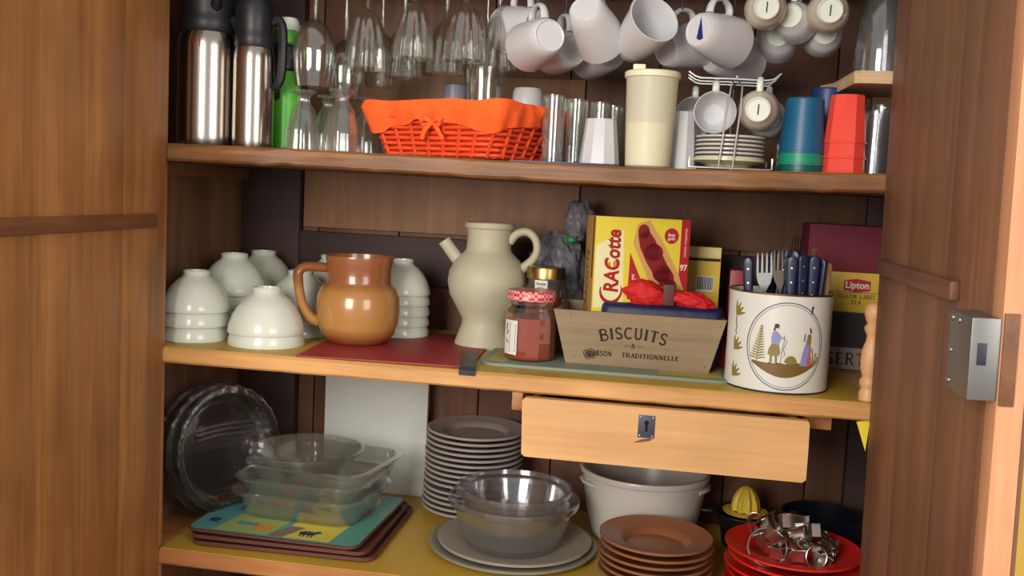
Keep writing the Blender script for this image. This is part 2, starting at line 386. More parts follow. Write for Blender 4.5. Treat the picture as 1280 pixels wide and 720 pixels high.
# sides of upright boards
for sx, nm in ((-1, 'side_panel'), (1, 'side_panel')):
    sp = bpy.data.objects.new(nm, None); COL.objects.link(sp); sp.parent = cup
    X = XL if sx < 0 else XR
    ys = [.022, .16, .33, YB+.018]
    for a, b in zip(ys, ys[1:]):
        part('plank', W_side, min(X, X+sx*.022), max(X, X+sx*.022), a+.001, b-.001, .42, 2.26, .002, sp)
part('front_stile', W_door, XL-.03, -.004, 0, .022, .42, 2.26, .002)
part('front_stile', W_doorr, 1.312, XR+.03, 0, .022, .42, 2.26, .002)
part('top_board', W_side, XL-.03, XR+.03, .0, YB+.02, 2.26, 2.30, .002)
part('bottom_board', W_side, XL-.03, XR+.03, .0, YB+.02, .40, .43, .002)
part('base_plinth', W_side, XL, XR, .03, YB, 0, .40, .002)
# shelves; their front edges are worn
def sag_at(x): return .0066*max(0, math.sin(PI*min(1, max(0, x/1.3))**1.6))**1.5
def shelf(z, mat, th, seed, y0=0.0, rough=.0012, sag=False):
    n = 60; mb = MB(); rings = []
    xa, xb = (.0, 1.305)
    for i in range(n+1):
        x = xa+(xb-xa)*i/n
        j = noise.noise(Vector((x*9, seed, 0)))*rough*1.6; k = noise.noise(Vector((x*23, seed+5, 0)))*rough
        yf = y0+j
        rings.append([Vector((x, YB-.032, z-th)), Vector((x, yf+.004, z-th+k)), Vector((x, yf, z-th+.004+k)), Vector((x, yf+k, z-.004+k)), Vector((x, yf+.004, z)), Vector((x, YB-.032, z))])
    mb.loft(rings); o = mb.build('shelf', mat, cup)
    MB().box(XL, 0, .024, YB-.032, z-th, z, .001).build('shelf_end', mat, cup); MB().box(1.305, XR, .024, YB-.032, z-th, z, .001).build('shelf_end', mat, cup)
    if sag:
        for v in o.data.vertices: v.co.z -= sag_at(v.co.x)
    return o
shelf(Z1, W_shelf1, .032, 1, 0, .0035, True); shelf(Z2, W_shelf2, .030, 11, 0, .0012); shelf(Z3, W_shelf3, .032, 21, 0, .0016); shelf(1.975, W_side, .025, 31, .02)
for z in (Z1, Z2, Z3):
    for X0, X1 in ((XL, XL+.022), (XR-.022, XR)):
        part('shelf_cleat', W_batten, X0, X1, .05, YB-.04, z-.06, z-.0325, .002)
# left door: upright boards, batten across the inside
def door(xin, sgn, width, mat, cuts, z0, z1, thick, edge=None):
    d = bpy.data.objects.new('door', None); COL.objects.link(d); d.parent = cup; d.location = (xin, 0, 0)
    ys = [0]+cuts+[width]
    for a, b in zip(ys, ys[1:]):
        MB().box(min(0, sgn*thick), max(0, sgn*thick), -b+.0001, -a-.0001, z0, z1, .0005).build('plank', mat, d)
    return d
ld = door(.010, -1, .66, W_door, [.155, .275, .40, .53], .40, 2.26, .030)
ld.rotation_euler = (0, .007, math.radians(3.2)); ld.location = (.006-.007*1.3, -.004, 0)
MB().box(.0, .010, -.62, -.045, 1.393, 1.419, .005).build('batten', W_batten, ld)
for z in (.62, 1.98): MB().box(.0, .016, -.62, -.045, z, z+.04, .005).build('batten', W_batten, ld)
rd = door(1.298, 1, .60, W_doorr, [.20, .41], .40, 2.26, .030)
rd.rotation_euler = (0, -.018, math.radians(-.4)); rd.location = (1.298+.018*1.25, -.003, 0)
MB().box(.0, .027, -.634, -.6006, .40, 2.26, .0015).build('edge_strip', W_edge, rd)
MB().box(.0272, .033, -.630, -.6006, .40, 2.26, .0015).build('rebate', W_doorr, rd)
MB().box(-.012, 0, -.475, -.02, 1.386, 1.410, .004).build('batten', W_battenr, rd)
for z in (.62, 1.98): MB().box(-.016, 0, -.55, -.02, z, z+.04, .004).build('batten', W_battenr, rd)
# box lock on the right door
lk = MB().box(-.029, -.0002, -.634, -.552, 1.298, 1.384, .0015).build('lock', LOCKM, rd)
MB().box(-.022, -.013, -.6352, -.6338, 1.335, 1.358, .0004).build('latch_slot', LOCKD, lk)
for y, z in ((-.562, 1.376), (-.588, 1.376), (-.562, 1.306), (-.562, 1.340)):
    MB().lathe([(0, 0), (.004, 0), (.004, .001), (.0025, .0025), (0, .003)], 12, M=Matrix.Translation((-.029, y, z)) @ Matrix.Rotation(-PI/2, 4, 'Y')).build('rivet', CHROME, lk)
MB().box(.0012, .016, -.6375, -.6345, 1.294, 1.390, .001).build('mortise_scar', W_batten, rd)
# hinges
for xx, d in ((.0, ld), (.0, rd)):
    for z in (.50, 2.05):
        MB().lathe([(.006, 0), (.006, .09)], 12, c=(-.004 if d is ld else .004, .004, z)).build('hinge', LOCKD, d)
# drawer under the middle shelf
dr = bpy.data.objects.new('drawer', None); COL.objects.link(dr); dr.parent = cup; dr.location = (.953, -.014, 1.0185)
mb = MB(); o2 = [(x, z) for x, z in [(-.244, .006), (-.238, .001), (.244, .001), (.250, .006), (.250, .060), (.249, .104), (.246, .108), (-.241, .108), (-.247, .103)]]
mb.prism(o2, 0, .018, M=Matrix(((1, 0, 0, 0), (0, 0, 1, 0), (0, 1, 0, 0), (0, 0, 0, 1))))
mb.build('drawer_front', W_drawer, dr, ang=20)
for x in (-.235, .223): MB().box(x, x+.012, .019, .38, .006, .102, .001).build('drawer_side', W_drawer, dr)
MB().box(-.222, .222, .019, .38, .006, .014, .001).build('drawer_bottom', W_drawer, dr)
MB().box(-.222, .222, .368, .38, .0145, .10, .001).build('drawer_back', W_drawer, dr)
es = MB().box(-.0395, -.0105, -.0018, -.0001, .055, .095, .0006).build('escutcheon', plain('iron_plate', (72, 76, 92), .45, .4), dr)
mb = MB(); mb.prism(arc(-.025, .082, .0038, .0038, -60, 240, 12), -.0026, -.0017, M=Matrix(((1, 0, 0, 0), (0, 0, 1, 0), (0, 1, 0, 0), (0, 0, 0, 1))))
mb.box(-.0272, -.0228, -.0026, -.0017, .066, .080); mb.build('keyhole', plain('black_hole', (8, 8, 10), .9), es, smooth=False)
for x, z in ((-.036, .0915), (-.014, .0915), (-.036, .0585), (-.014, .0585)):
    MB().lathe([(0, 0), (.0024, 0), (.0016, .0012), (0, .0014)], 8, M=Matrix.Translation((x, -.0018, z)) @ Matrix.Rotation(PI/2, 4, 'X')).build('nail', CHROME, es)
mb = MB(); poly(mb, [(-.047, .044), (-.034, .051), (-.02, .0545), (-.012, .053), (-.02, .049), (-.034, .046)], lambda s, t: (s, -.0003, t)); mb.build('worn_scratch', W_batten, dr, smooth=False)
part('drawer_runner', W_shelf3, .684, .704, .005, .36, 1.098, 1.131, .002)
part('drawer_runner', W_shelf3, 1.204, 1.25, .06, .36, 1.098, 1.131, .002)
# little plywood shelf in the upper right corner
ps = bpy.data.objects.new('small_shelf', None); COL.objects.link(ps); ps.parent = cup
for k in range(4):
    MB().prism([(1.228+.02*0, .20), (1.236, .035), (1.244, .025), (XR, .025), (XR, .25), (1.21, .25)], 1.700+.0052*k, 1.7045+.0052*k+.0007).build('ply_layer', W_ply, ps, ang=20)
part('small_shelf_bracket', W_side, 1.30, XR, .21, .23, 1.66, 1.699, .002)

# yellow oilcloth on the two lower shelves
def liner(z, lab, seed):
    mb = MB(); n = 70; g = []
    for i in range(n+1):
        x = .003+(1.297)*i/n
        e = .003+.004*abs(noise.noise(Vector((x*8, seed, 2))))
        g.append([Vector((x, e, z+.0003)), Vector((x, e, z+.0016)), Vector((x, YB-.035, z+.0016)), Vector((x, YB-.035, z+.0003))])
    mb.loft(g); tag(mb.build('oilcloth', YEL, ang=30), lab, 'oilcloth')
liner(Z2, 'yellow oilcloth lining the middle shelf under the white bowls and tin', 3)
liner(Z3, 'yellow oilcloth lining the bottom shelf under plates and trays', 9)
E2, E3 = Z2+.0018, Z3+.0018

# ================================================================= TOP SHELF
def thermos(R, H, lab, loc, marks, hang):
    t = thing('thermos_flask', lab, 'thermos', loc)
    MB().lathe([(R*.96, 0), (R, .006), (R, .02)], 48).build('base_ring', STEEL, t)
    MB().lathe([(R, .0202), (R, H*.58), (R*.985, H*.62), (R*.94, H*.655), (R*.90, H*.675)], 48).build('body', STEEL, t)
    MB().lathe([(R*.90, H*.66), (R*.96, H*.675), (R*.97, H*.74), (R*.90, H*.77), (R*.92, H*.79), (R*.94, H*.93), (R*.8, H*.98), (R*.4, H), (0, H)], 40).build('lid', BLACKP, t)
    a = math.radians(hang); c, s = math.cos(a), math.sin(a)
    pts = [(R*.85*c, R*.85*s, H*.84), (R*1.15*c, R*1.15*s, H*.86), (R*1.35*c, R*1.35*s, H*.80), (R*1.38*c, R*1.38*s, H*.65), (R*1.33*c, R*1.33*s, H*.50), (R*1.15*c, R*1.15*s, H*.43), (R*.98*c, R*.98*s, H*.43)]
    MB().tube(pts, .009, 8, sm=4, flat=1.3).build('handle', BLACKP, t)
    b = a+PI; MB().tube([(R*.7*math.cos(b), R*.7*math.sin(b), H*.80), (R*1.0*math.cos(b), R*1.0*math.sin(b), H*.84), (R*1.1*math.cos(b), R*1.1*math.sin(b), H*.86)], [.014, .010, .007], 10).build('spout', BLACKP, t)
    MB().lathe([(0, 0), (.009, 0), (.009, .008), (.006, .012), (0, .013)], 16, c=(-.018, -.02, H*.985)).build('release_button', RED, t)
    mb = MB()
    def fn(x, z): ph = x/R+math.radians(10); return (R*1.004*math.sin(ph), -R*1.004*math.cos(ph), z)
    for pl in marks: ribbon(mb, [(x*.001, H*.6+z*.001) for x, z in pl], .0016, fn)
    mb.build('handwritten_mark', REDINK, t, smooth=False)
    return t
thermos(.059, .325, 'larger steel thermos flask with black lid at far left', (.036, .10, Z1), [[(-20, 4), (-19, -5)], [(-12, 6), (-12, -4), (-2, -5)], [(0, 8), (0, -10)]], 130)
thermos(.039, .285, 'narrower steel thermos flask with black lid beside the larger one', (.137, .085, Z1), [[(-12, 2), (-13, -8)], [(-12, 2), (-7, 3)], [(2, 2), (2, -10), (6, -10)]], 12)
t = thing('drinks_bottle', 'bright green plastic bottle with white cap behind the thermos flasks', 'bottle', (.170, .165, Z1))
MB().lathe([(.024, 0), (.029, .006), (.0295, .11), (.028, .135), (.022, .152), (.016, .158)], 32).build('body', GREEN, t)
MB().lathe([(.017, .1585), (.0205, .162), (.0205, .206), (.018, .209)], 28).build('neck_sleeve', BLACKP, t)
MB().lathe([(.022, .2095), (.026, .213), (.0265, .226), (.024, .236), (.0, .237)], 32).build('collar', GREEN, t)
MB().lathe([(.0225, .2372), (.0225, .254), (.018, .262), (.008, .264), (0, .264)], 24).build('cap', WHITE, t)
MB().tube([(-.012, -.021, .20), (-.010, -.036, .17), (-.008, -.038, .13), (-.006, -.030, .10)], [.010, .012, .011, .005], 8, sm=3).build('grip', BLACKP, t)
MB().lathe([(0, 0), (.006, 0), (.005, .005), (0, .006)], 10, c=(-.018, -.012, .2372)).build('red_tab', RED, t)

# glassware
def goblet_up(R, H, bowlH, lab, loc, group, mat=GLASS, fl=0, nf=0, rim=.82, foot=.8, rot=(0, 0, 0)):
    """stem glass standing on its rim (upside down): rim at z=0, foot at z=H"""
    t = thing('stem_glass', lab, 'glass', loc, rot, group)
    o = [(R*rim, 0), (R*.93, bowlH*.25), (R, bowlH*.5), (R*.90, bowlH*.72), (R*.62, bowlH*.9), (R*.2, bowlH)]
    i = [(max(r-.0018, 0.001), z-(.002 if z > bowlH*.6 else 0)) for r, z in o]
    MB().lathe(o+[(.0, bowlH+.0)]+[(0, bowlH-.004)]+i[::-1], 48, fl=fl, nf=nf, closed=False).build('bowl', mat, t)
    MB().lathe([(.006, bowlH+.0005), (.0042, bowlH+.006), (.004, H-.010), (.007, H-.005), (R*foot, H-.002), (R*foot, H), (0, H)], 32).build('stem', mat, t)
    return t
def goblet_flare(R, H, bowlH, lab, loc, group, fl=.075, nf=10):
    """bell-shaped fluted glass, upside down: widest at the rim, z=0"""
    t = thing('fluted_glass', lab, 'glass', loc, (0, 0, random.random()), group)
    o = [(R, 0), (R*.985, bowlH*.03), (R*.93, bowlH*.28), (R*.80, bowlH*.58), (R*.60, bowlH*.82), (R*.30, bowlH*.96), (.008, bowlH)]
    i = [(max(r-.0022, .001), max(0, z-.002)) for r, z in o[:-1]]
    MB().lathe(o+[(0, bowlH), (0, bowlH-.004)]+i[::-1], 72, fl=fl, nf=nf).build('bowl', GLASS, t)
    MB().lathe([(.008, bowlH+.0004), (.005, bowlH+.006), (.0045, H-.012), (.008, H-.006), (R*.85, H-.002), (R*.85, H), (0, H)], 32).build('stem', GLASS, t)
    return t
g = 'stem glasses hanging upside down from the wire rack'
RZ = 1.925                                  # the glasses' feet rest on the rack
goblet_up(.042, RZ-1.672+.0, .128, 'round-bowled wine glass hanging above the two footed tumblers, front left', (.252, .10, 1.672), g)
goblet_up(.040, RZ-1.660, .120, 'round-bowled wine glass hanging behind the front left one', (.275, .21, 1.660), g)
goblet_flare(.042, RZ-1.712, .112, 'fluted glass hanging first from the left among the bell-shaped ones', (.350, .12, 1.712), g)
goblet_flare(.038, RZ-1.732, .105, 'fluted glass hanging above the left part of the orange basket', (.445, .11, 1.732), g)
goblet_flare(.041, RZ-1.730, .106, 'fluted glass hanging above the middle of the orange basket', (.545, .11, 1.730), g)
goblet_flare(.038, RZ-1.712, .105, 'fluted glass in the rear row, hanging left of the middle', (.385, .25, 1.712), g)
goblet_flare(.037, RZ-1.722, .105, 'fluted glass in the rear row behind the second bell-shaped glass', (.475, .24, 1.722), g)
goblet_flare(.037, RZ-1.728, .105, 'fluted glass in the rear row nearest the white mugs', (.592, .19, 1.728), g)
goblet_up(.046, RZ-1.672, .140, 'large thin wine glass hanging at the back above the basket', (.545, .31, 1.672), g, rim=.9)
goblet_up(.040, RZ-1.70, .115, 'small wine glass hanging at the very back left', (.31, .34, 1.70), g)
def footed(lab, loc, s=1.0):
    t = thing('footed_tumbler', lab, 'glass', loc, (0, 0, random.random()), 'footed glass tumblers standing upside down')
    o = [(.034*s, 0), (.0345*s, .004), (.030*s, .045*s), (.022*s, .075*s), (.013*s, .088*s), (.0115*s, .094*s), (.014*s, .102*s), (.023*s, .108*s), (.024*s, .112*s), (0, .113*s)]
    i = [(.0, .078*s), (.012*s, .076*s), (.0195*s, .066*s), (.0275*s, .042*s), (.0315*s, .004), (.0315*s, 0)]
    MB().lathe(o+i, 60, fl=.025, nf=10).build('glass_body', GLASS2, t); return t
footed('footed glass tumbler upside down beside the green bottle', (.249, .062, Z1))
footed('footed glass tumbler upside down at left end of orange basket', (.325, .062, Z1), 1.04)
footed('footed glass tumbler upside down, rear left of its group', (.262, .16, Z1))
footed('footed glass tumbler upside down, rear right of its group', (.338, .17, Z1))

# racks under the top board: rails for stems, dark wire grid with hooks for mugs
t = thing('stem_glass_rack', 'dark wire rack holding stem glasses under the upper board', 'rack', (.42, .22, RZ))
for k, x in enumerate((-.215, -.118, -.052, .008, .042, .102, .156, .21)):
    MB().tube([(x, -.19, -.005), (x, .24, -.005)], .0022, 6).build('wire', LOCKD, t)
for y in (-.18, .23): MB().tube([(-.22, y, -.009), (.215, y, -.009)], .0022, 6).build('cross_wire', LOCKD, t)
for x, y in ((-.215, -.18), (.21, -.18), (-.215, .23), (.21, .23)): MB().tube([(x, y, -.009), (x, y, .023)], .0022, 6).build('hanger', LOCKD, t)
mr = thing('mug_rack', 'dark wire mug rack with hooks under the upper board', 'rack', (.96, .20, 1.925))
for k in range(15): MB().tube([(-.32+k*.046, -.17, 0), (-.32+k*.046, .26, 0)], .0018, 6).build('wire', LOCKD, mr)
for k in range(8): MB().tube([(-.33, -.17+k*.061, -.0036), (.335, -.17+k*.061, -.0036)], .0018, 6).build('cross_wire', LOCKD, mr)
for x in (-.32, .324):
    for y in (-.17, .257): MB().tube([(x, y, 0), (x, y, .023)], .0018, 6).build('hanger', LOCKD, mr)
def hook(x, y, z):
    x -= .96; y -= .20; z -= 1.925
    MB().tube([(x, y+.008, -.0055), (x, y+.010, z+.010), (x, y+.008, z+.002), (x, y, z-.003), (x, y-.008, z+.002), (x, y-.009, z+.010)], .0018, 6).build('hook', LOCKD, mr)

# mugs
def mug_proto():
    t = thing('mug', 'x', 'mug', (0, 0, 0))
    o = [(0, .002), (.025, .002), (.0275, 0), (.030, .002), (.035, .020), (.0415, .055), (.0460, .096), (.0463, .099), (.0450, .0995), (.0430, .096), (.0385, .055), (.032, .020), (.027, .007), (0, .006)]
    MB().lathe(o, 48).build('body', MUGW, t)
    MB().tube([(.0425, 0, .080), (.053, 0, .081), (.063, 0, .073), (.067, 0, .055), (.062, 0, .037), (.050, 0, .027), (.036, 0, .024)], [.0055, .005, .0045, .0045, .0045, .005, .0055], 10, sm=4, flat=1.5).build('handle', MUGW, t)
    return t
mp = mug_proto(); first = [True]
def mug(base, rim, lab, up=(0, 0, 1)):
    base = Vector(base); a = Vector(rim)-base; e = axis_rot(a, up)
    if first[0]: r = mp; first[0] = False; r.location = base; r.rotation_euler = e; r['label'] = lab; r['group'] = 'white mugs hanging from the wire rack'
    else: r = dup(mp, base, e, lab, 'white mugs hanging from the wire rack')
    M = e.to_matrix(); p = base+M @ Vector((.0645, 0, .055)); hook(p.x, p.y, p.z)
    return r
mug((.713, .050, 1.771), (.660, .135, 1.762), 'white mug with round base toward viewer, leftmost of the front ones')
mug((.672, .165, 1.808), (.610, .225, 1.810), 'white mug hanging highest at the left end of the mugs')
mug((.742, .160, 1.762), (.700, .240, 1.772), 'white mug low behind the leftmost front mug')
mug((.774, .035, 1.818), (.803, .120, 1.768), 'white mug hanging rim down, second from the left', up=(.1, .7, 1))
mug((.815, .200, 1.765), (.765, .280, 1.770), 'white mug half hidden behind the rim-down mug')
mug((.850, .125, 1.762), (.892, .055, 1.800), 'white mug with its open mouth turned toward the viewer')
mug((.915, .150, 1.765), (.985, .220, 1.790), 'white mug behind and right of the open-mouthed mug')
m4 = mug((.973, .045, 1.785), (1.035, .125, 1.776), 'white mug with a dark blue triangle on its base')
mb = MB(); poly(mb, [(.024, .001), (-.015, .010), (-.018, .003), (-.014, -.004)], lambda s, t: (s, t, .0014)); mb.build('blue_triangle', plain('navy_print', (30, 36, 110), .4), m4, smooth=False)
mug((1.000, .190, 1.762), (1.075, .255, 1.765), 'white mug low behind the one with the blue triangle')
def cup_proto():
    t = thing('coffee_cup', 'x', 'cup', (0, 0, 0))
    o = [(0, .003), (.0175, .003), (.0185, 0), (.0205, .001), (.021, .005), (.028, .012), (.033, .025), (.0355, .042), (.0365, .056), (.0353, .0565), (.0335, .042), (.031, .027), (.026, .015), (.018, .008), (0, .007)]
    MB().lathe(o, 44).build('body', CUPB, t)
    MB().lathe([(0, .0021), (.0178, .0021), (.0186, -.0003), (.0204, -.0003), (.0212, .0045), (.0215, .0050), (.0219, .0053)], 40).build('foot', WHITE, t)
    MB().tube([(.034, 0, .046), (.045, 0, .048), (.053, 0, .040), (.053, 0, .028), (.045, 0, .018), (.031, 0, .018)], .0038, 8, sm=4, flat=1.5).build('handle', WHITE, t)
    mb = MB(); ribbon(mb, [(-.009, .000), (.009, .0006)], .0022, lambda s, t: (s, t, .0016)); mb.build('pen_mark', INKB, t, smooth=False)
    return t
cp = cup_proto(); cf = [True]
def cupx(base, axis, lab, group, hk=True, plainwhite=False):
    e = axis_rot(axis)
    if cf[0]: r = cp; cf[0] = False; r.location = base; r.rotation_euler = e; r['label'] = lab; r['group'] = group
    else: r = dup(cp, base, e, lab, group)
    if plainwhite:
        for k in [k for k in bpy.data.objects if k.parent == r]:
            if k.name.startswith('body'): k.data = CUPWHITE
            if k.name.startswith('pen_mark'): bpy.data.objects.remove(k)
    if hk:
        p = Vector(base)+e.to_matrix() @ Vector((.0525, 0, .034)); hook(p.x, p.y, p.z)
    return r
_w = MB().lathe([(0, .003), (.0175, .003), (.0185, 0), (.0205, .001), (.021, .005), (.028, .012), (.033, .025), (.0355, .042), (.0365, .056), (.0353, .0565), (.0335, .042), (.031, .027), (.026, .015), (.018, .008), (0, .007)], 44).build('w', MUGW)
CUPWHITE = _w.data; bpy.data.objects.remove(_w)
gc = 'coffee cups hanging from the wire rack'
cupx((1.085, .045, 1.826), (.03, 1, .12), 'beige patterned coffee cup hanging base forward, left of two', gc)
cupx((1.130, .10, 1.822), (.35, 1, -.1), 'white coffee cup close behind the left beige cup', gc, plainwhite=True)
cupx((1.118, .17, 1.800), (.1, 1, -.15), 'white coffee cup hanging lowest behind the beige one', gc, plainwhite=True)
cupx((1.190, .045, 1.822), (.05, 1, .10), 'beige patterned coffee cup hanging base forward beside corner shelf', gc)
cupx((1.198, .15, 1.803), (.05, 1, .0), 'white coffee cup behind the beige cup near corner shelf', gc, plainwhite=True)

# orange basket
bk = thing('wicker_basket', 'orange wicker basket lined with bright orange cloth', 'basket', (.545, .140, Z1), (0, 0, math.radians(-23)))
def brect(w, d, z, n=48, r=.02, am=0, ph=0):
    pts = []; per = []
    # walk a rounded rectangle at even steps
    base = rrect(w, d, r, z, 4); L = [0]
    for i in range(len(base)): L.append(L[-1]+(base[(i+1) % len(base)]-base[i]).length)
    for k in range(n):
        q = L[-1]*k/n; i = max(j for j in range(len(base)) if L[j] <= q+1e-9); f = (q-L[i])/max(1e-9, L[i+1]-L[i])
        a, b = base[i], base[(i+1) % len(base)]; p = a.lerp(b, f); tn = (b-a).normalized(); nn = Vector((tn.y, -tn.x, 0))
        pts.append(p+nn*(am*math.cos(PI*(k+ph))))
    return pts
def bsize(z): f = z/.088; return .250+.064*f, .172+.056*f
MB().box(-.125, .125, -.078, .078, .001, .007, .002).build('basket_base', ORANGE, bk)
NS = 26
for k in range(9):
    z = .007+k*.0095; wd, dp = bsize(z)
    pts = brect(wd, dp, z, NS*2, .022)
    q = []
    for i, p in enumerate(pts):
        c = Vector((0, 0, z)); tn = (pts[(i+1) % len(pts)]-pts[i-1]).normalized(); nn = Vector((tn.y, -tn.x, 0))
        q.append(p+nn*(.0026*math.cos(PI*(i/2+k))*(1 if i % 2 == 0 else 0)))
    MB().tube(q, .0042, 6, loop=True).build('wicker_strand', ORANGE, bk)
b0 = brect(bsize(0)[0]+.008, bsize(0)[1]+.008, 0.003, NS, .024); b1 = brect(bsize(.088)[0]+.004, bsize(.088)[1]+.004, .088, NS, .022)
for i in range(NS): MB().tube([b0[i], b1[i]], .0034, 5).build('wicker_stake', ORANGE, bk)
rm = brect(*bsize(.091), .092, 96, .024)
MB().tube(rm, .006, 8, loop=True).build('rim', ORANGE, bk)
# cloth: inside the basket, over the rim, hem hanging outside
rings = []; n = 160
def cring(w, d, z, am, rr=.026, f=0):
    pts = brect(w, d, z, n, rr); out = []
    for i, p in enumerate(pts):
        tn = (pts[(i+1) % n]-pts[i-1]).normalized(); nn = Vector((tn.y, -tn.x, 0))
        wv = noise.noise(Vector((p.x*38, p.y*38, f)))
        out.append(p+nn*(am*wv+.002*abs(am) * math.sin(i*.9))+Vector((0, 0, am*.9*noise.noise(Vector((p.x*22, p.y*22, 5+f))))))
    return out
w9, d9 = bsize(.092)
rings.append(cring(.235, .140, .010, .0)); rings.append(cring(w9-.030, d9-.030, .080, .003)); rings.append(cring(w9-.012, d9-.012, .101, .004))
rings.append(cring(w9+.012, d9+.012, .103, .004)); rings.append(cring(w9+.020, d9+.020, .092, .006)); rings.append(cring(w9+.010, d9+.010, .074, .010, f=3)); rings.append(cring(w9+.000, d9+.000, .060, .012, f=3))
for rg_, amt in ((rings[-1], .022), (rings[-2], .009)):
    for p in rg_:
        f = min(1, abs(p.x)/(w9/2))*min(1, abs(p.y)/(d9/2)); p.z -= amt*(f**1.5)-.004; sc_ = 1-.035*f*amt/.022; p.x *= sc_; p.y *= sc_
MB().loft(rings, True, False).build('cloth_liner', ORCLOTH, bk, ang=60)
mb = MB()
for sg in (-1, 1):
    mb.tube([(.012, -.118, .062), (.012+sg*.012, -.124, .070), (.012+sg*.024, -.124, .066), (.012+sg*.020, -.122, .058), (.012, -.118, .061)], [.003, .006, .006, .005, .003], 6, flat=.5)
    mb.tube([(.012, -.119, .062), (.012+sg*.014, -.122, .050), (.012+sg*.024, -.118, .032)], [.003, .005, .004], 6, flat=.4)
mb.build('ribbon_bow', ORCLOTH, bk)

tag(MB().lathe([(.031, 0), (.030, .02), (.026, .105), (.024, .158), (.020, .161), (0, .162)], 36).build('tall_cup', plain('blue_grey_plastic', (112, 116, 130), .4), loc=(.484, .30, Z1)), 'blue-grey plastic cup upside down behind the orange basket', 'cup')
for k, (dz, lab) in enumerate(((0, 'lower white cup of a stacked pair behind the orange basket'), (.058, 'white cup on top of the stacked pair behind orange basket'))):
    tag(MB().lathe([(.036, 0), (.0355, .004), (.034, .06), (.031, .095), (.028, .1005), (.020, .102), (0, .102), (0, .098), (.026, .097), (.0325, .06), (.034, 0)], 36).build('cup', MUGW, loc=(.639, .30, Z1+dz)), lab, 'cup', 'stacked white cups behind the basket')

# blue mat with clear tumblers and white beaker
tag(MB().box(-.095, .095, -.129, .129, .0002, .0035, .001).build('thin_mat', BLUEP, loc=(.750, .151, Z1)), 'thin dark blue mat under the clear glasses, top shelf', 'mat')
def straight_glass(R, H, lab, loc, group, mat=GLASS, taper=.9, cat='glass'):
    o = [(R*taper, 0), (R, H), (R-.002, H), (R*taper-.002, .008), (0, .008), (0, 0)]
    return tag(MB().lathe([(0, 0)]+o[:-1], 36).build('tumbler', mat, loc=loc), lab, cat, group)
gt = 'clear straight glasses beside the basket'
for i, (x, y, l) in enumerate(((.722, .09, 'clear straight glass at the front left on the blue mat'), (.757, .155, 'clear straight glass second from the basket'), (.742, .235, 'clear straight glass at the back left of the blue mat'), (.800, .19, 'clear straight glass behind the white beaker'), (.822, .25, 'clear straight glass farthest right behind the white beaker'))):
    straight_glass(.021, .122, l, (x, y, Z1+.0037), gt, GLASS2)
def beaker(R, H, lab, loc, name='beaker', mat=MUGW):
    mb = MB(); mb.lathe([(R, 0), (R*.995, .003), (R*.76, H-.004), (R*.72, H), (0, H), (0, H-.003), (R*.70, H-.004), (R*.96, 0)], 10); return tag(mb.build(name, mat, loc=loc, ang=20), lab, 'cup', 'white plastic beakers upside down')
beaker(.0365, .080, 'short white faceted beaker upside down on the blue mat', (.812, .062, Z1+.0037))
beaker(.030, .105, 'tall white beaker upside down against the cream jug', (.957, .105, Z1))
beaker(.031, .105, 'tall white beaker upside down beside the saucer rack', (.985, .20, Z1))
# cream plastic jug
t = thing('plastic_jug', 'tall cream plastic jug with lid, pale liquid inside', 'jug', (.899, .052, Z1))
MB().lathe([(0, 0), (.037, 0), (.040, .003), (.0455, .150), (.046, .156), (.0445, .156), (.044, .150), (.0388, .0035), (0, .003)], 44).build('body', CREAM, t)
MB().lathe([(0, .1562), (.0462, .1562), (.049, .157), (.049, .166), (.046, .168), (0, .168)], 44).build('lid', CREAML, t)
MB().lathe([(0, .004), (.0385, .004), (.0405, .078), (0, .0785)], 44).build('liquid', CREAMIN, t)
MB().box(-.034, -.012, -.030, -.005, .1682, .178, .003).build('lid_tab', CREAML, t)

# saucer and cup rack
RX = 1.043
t = thing('saucer_rack', 'chrome wire rack holding saucers below and hanging cups above', 'rack', (RX, .085, Z1))
fr = MB(); fr.tube([(-.072, -.060, .022), (-.072, -.060, .004), (-.066, -.062, .003), (.060, -.062, .003), (.068, -.060, .004), (.068, -.060, .022)], .0019, 6)
fr.build('front_rail', CHROME, t)
fr = MB(); fr.tube([(-.072, .055, .022), (-.072, .055, .004), (-.066, .057, .003), (.060, .057, .003), (.068, .055, .004), (.068, .055, .022)], .0019, 6); fr.build('back_rail', CHROME, t)
for x in (-.060, 0, .058): MB().tube([(x, -.062, .0012), (x, .057, .0012)], .0012, 6).build('cross_wire', CHROME, t)
MB().tube([(-.022, -.062, .004), (-.014, -.068, .10), (-.008, -.05, .150), (-.004, 0, .158)], .0017, 6).build('upright', CHROME, t)
MB().tube([(.002, -.062, .004), (.008, -.068, .10), (.010, -.05, .146), (.006, 0, .158)], .0017, 6).build('upright', CHROME, t)
MB().tube([(.0, .055, .004), (0, .057, .10), (0, .04, .150), (0, 0, .158)], .0017, 6).build('upright', CHROME, t)
for y in (-.045, .0, .04):
    MB().tube([(-.082, y, .168), (-.070, y, .160), (-.06, y, .1575), (0, y, .157), (.05, y, .156), (.062, y, .158), (.074, y, .168)], .0019, 6).build('cup_arm', CHROME, t)
MB().tube([(0, -.05, .1605), (0, .045, .1605)], .0019, 6).build('spine', CHROME, t)
gs = 'white saucers stacked in the chrome rack'
SAU = plain('saucer_white', (206, 200, 190), .3)
SAUC = plain('cream_saucer', (214, 208, 168), .3)
def plateprof(R, d, th, base=.55):
    return [(0, 0), (R*base, 0), (R*(base+.09), d*.45), (R*(base+.15), d*.60), (R*.96, d*.92), (R, d), (R, d+th*.8), (R*.985, d+th), (R*.96, d*.92+th), (R*(base+.14), d*.62+th), (R*(base+.09), d*.55+th), (R*(base-.01), th*1.05), (0, th)]
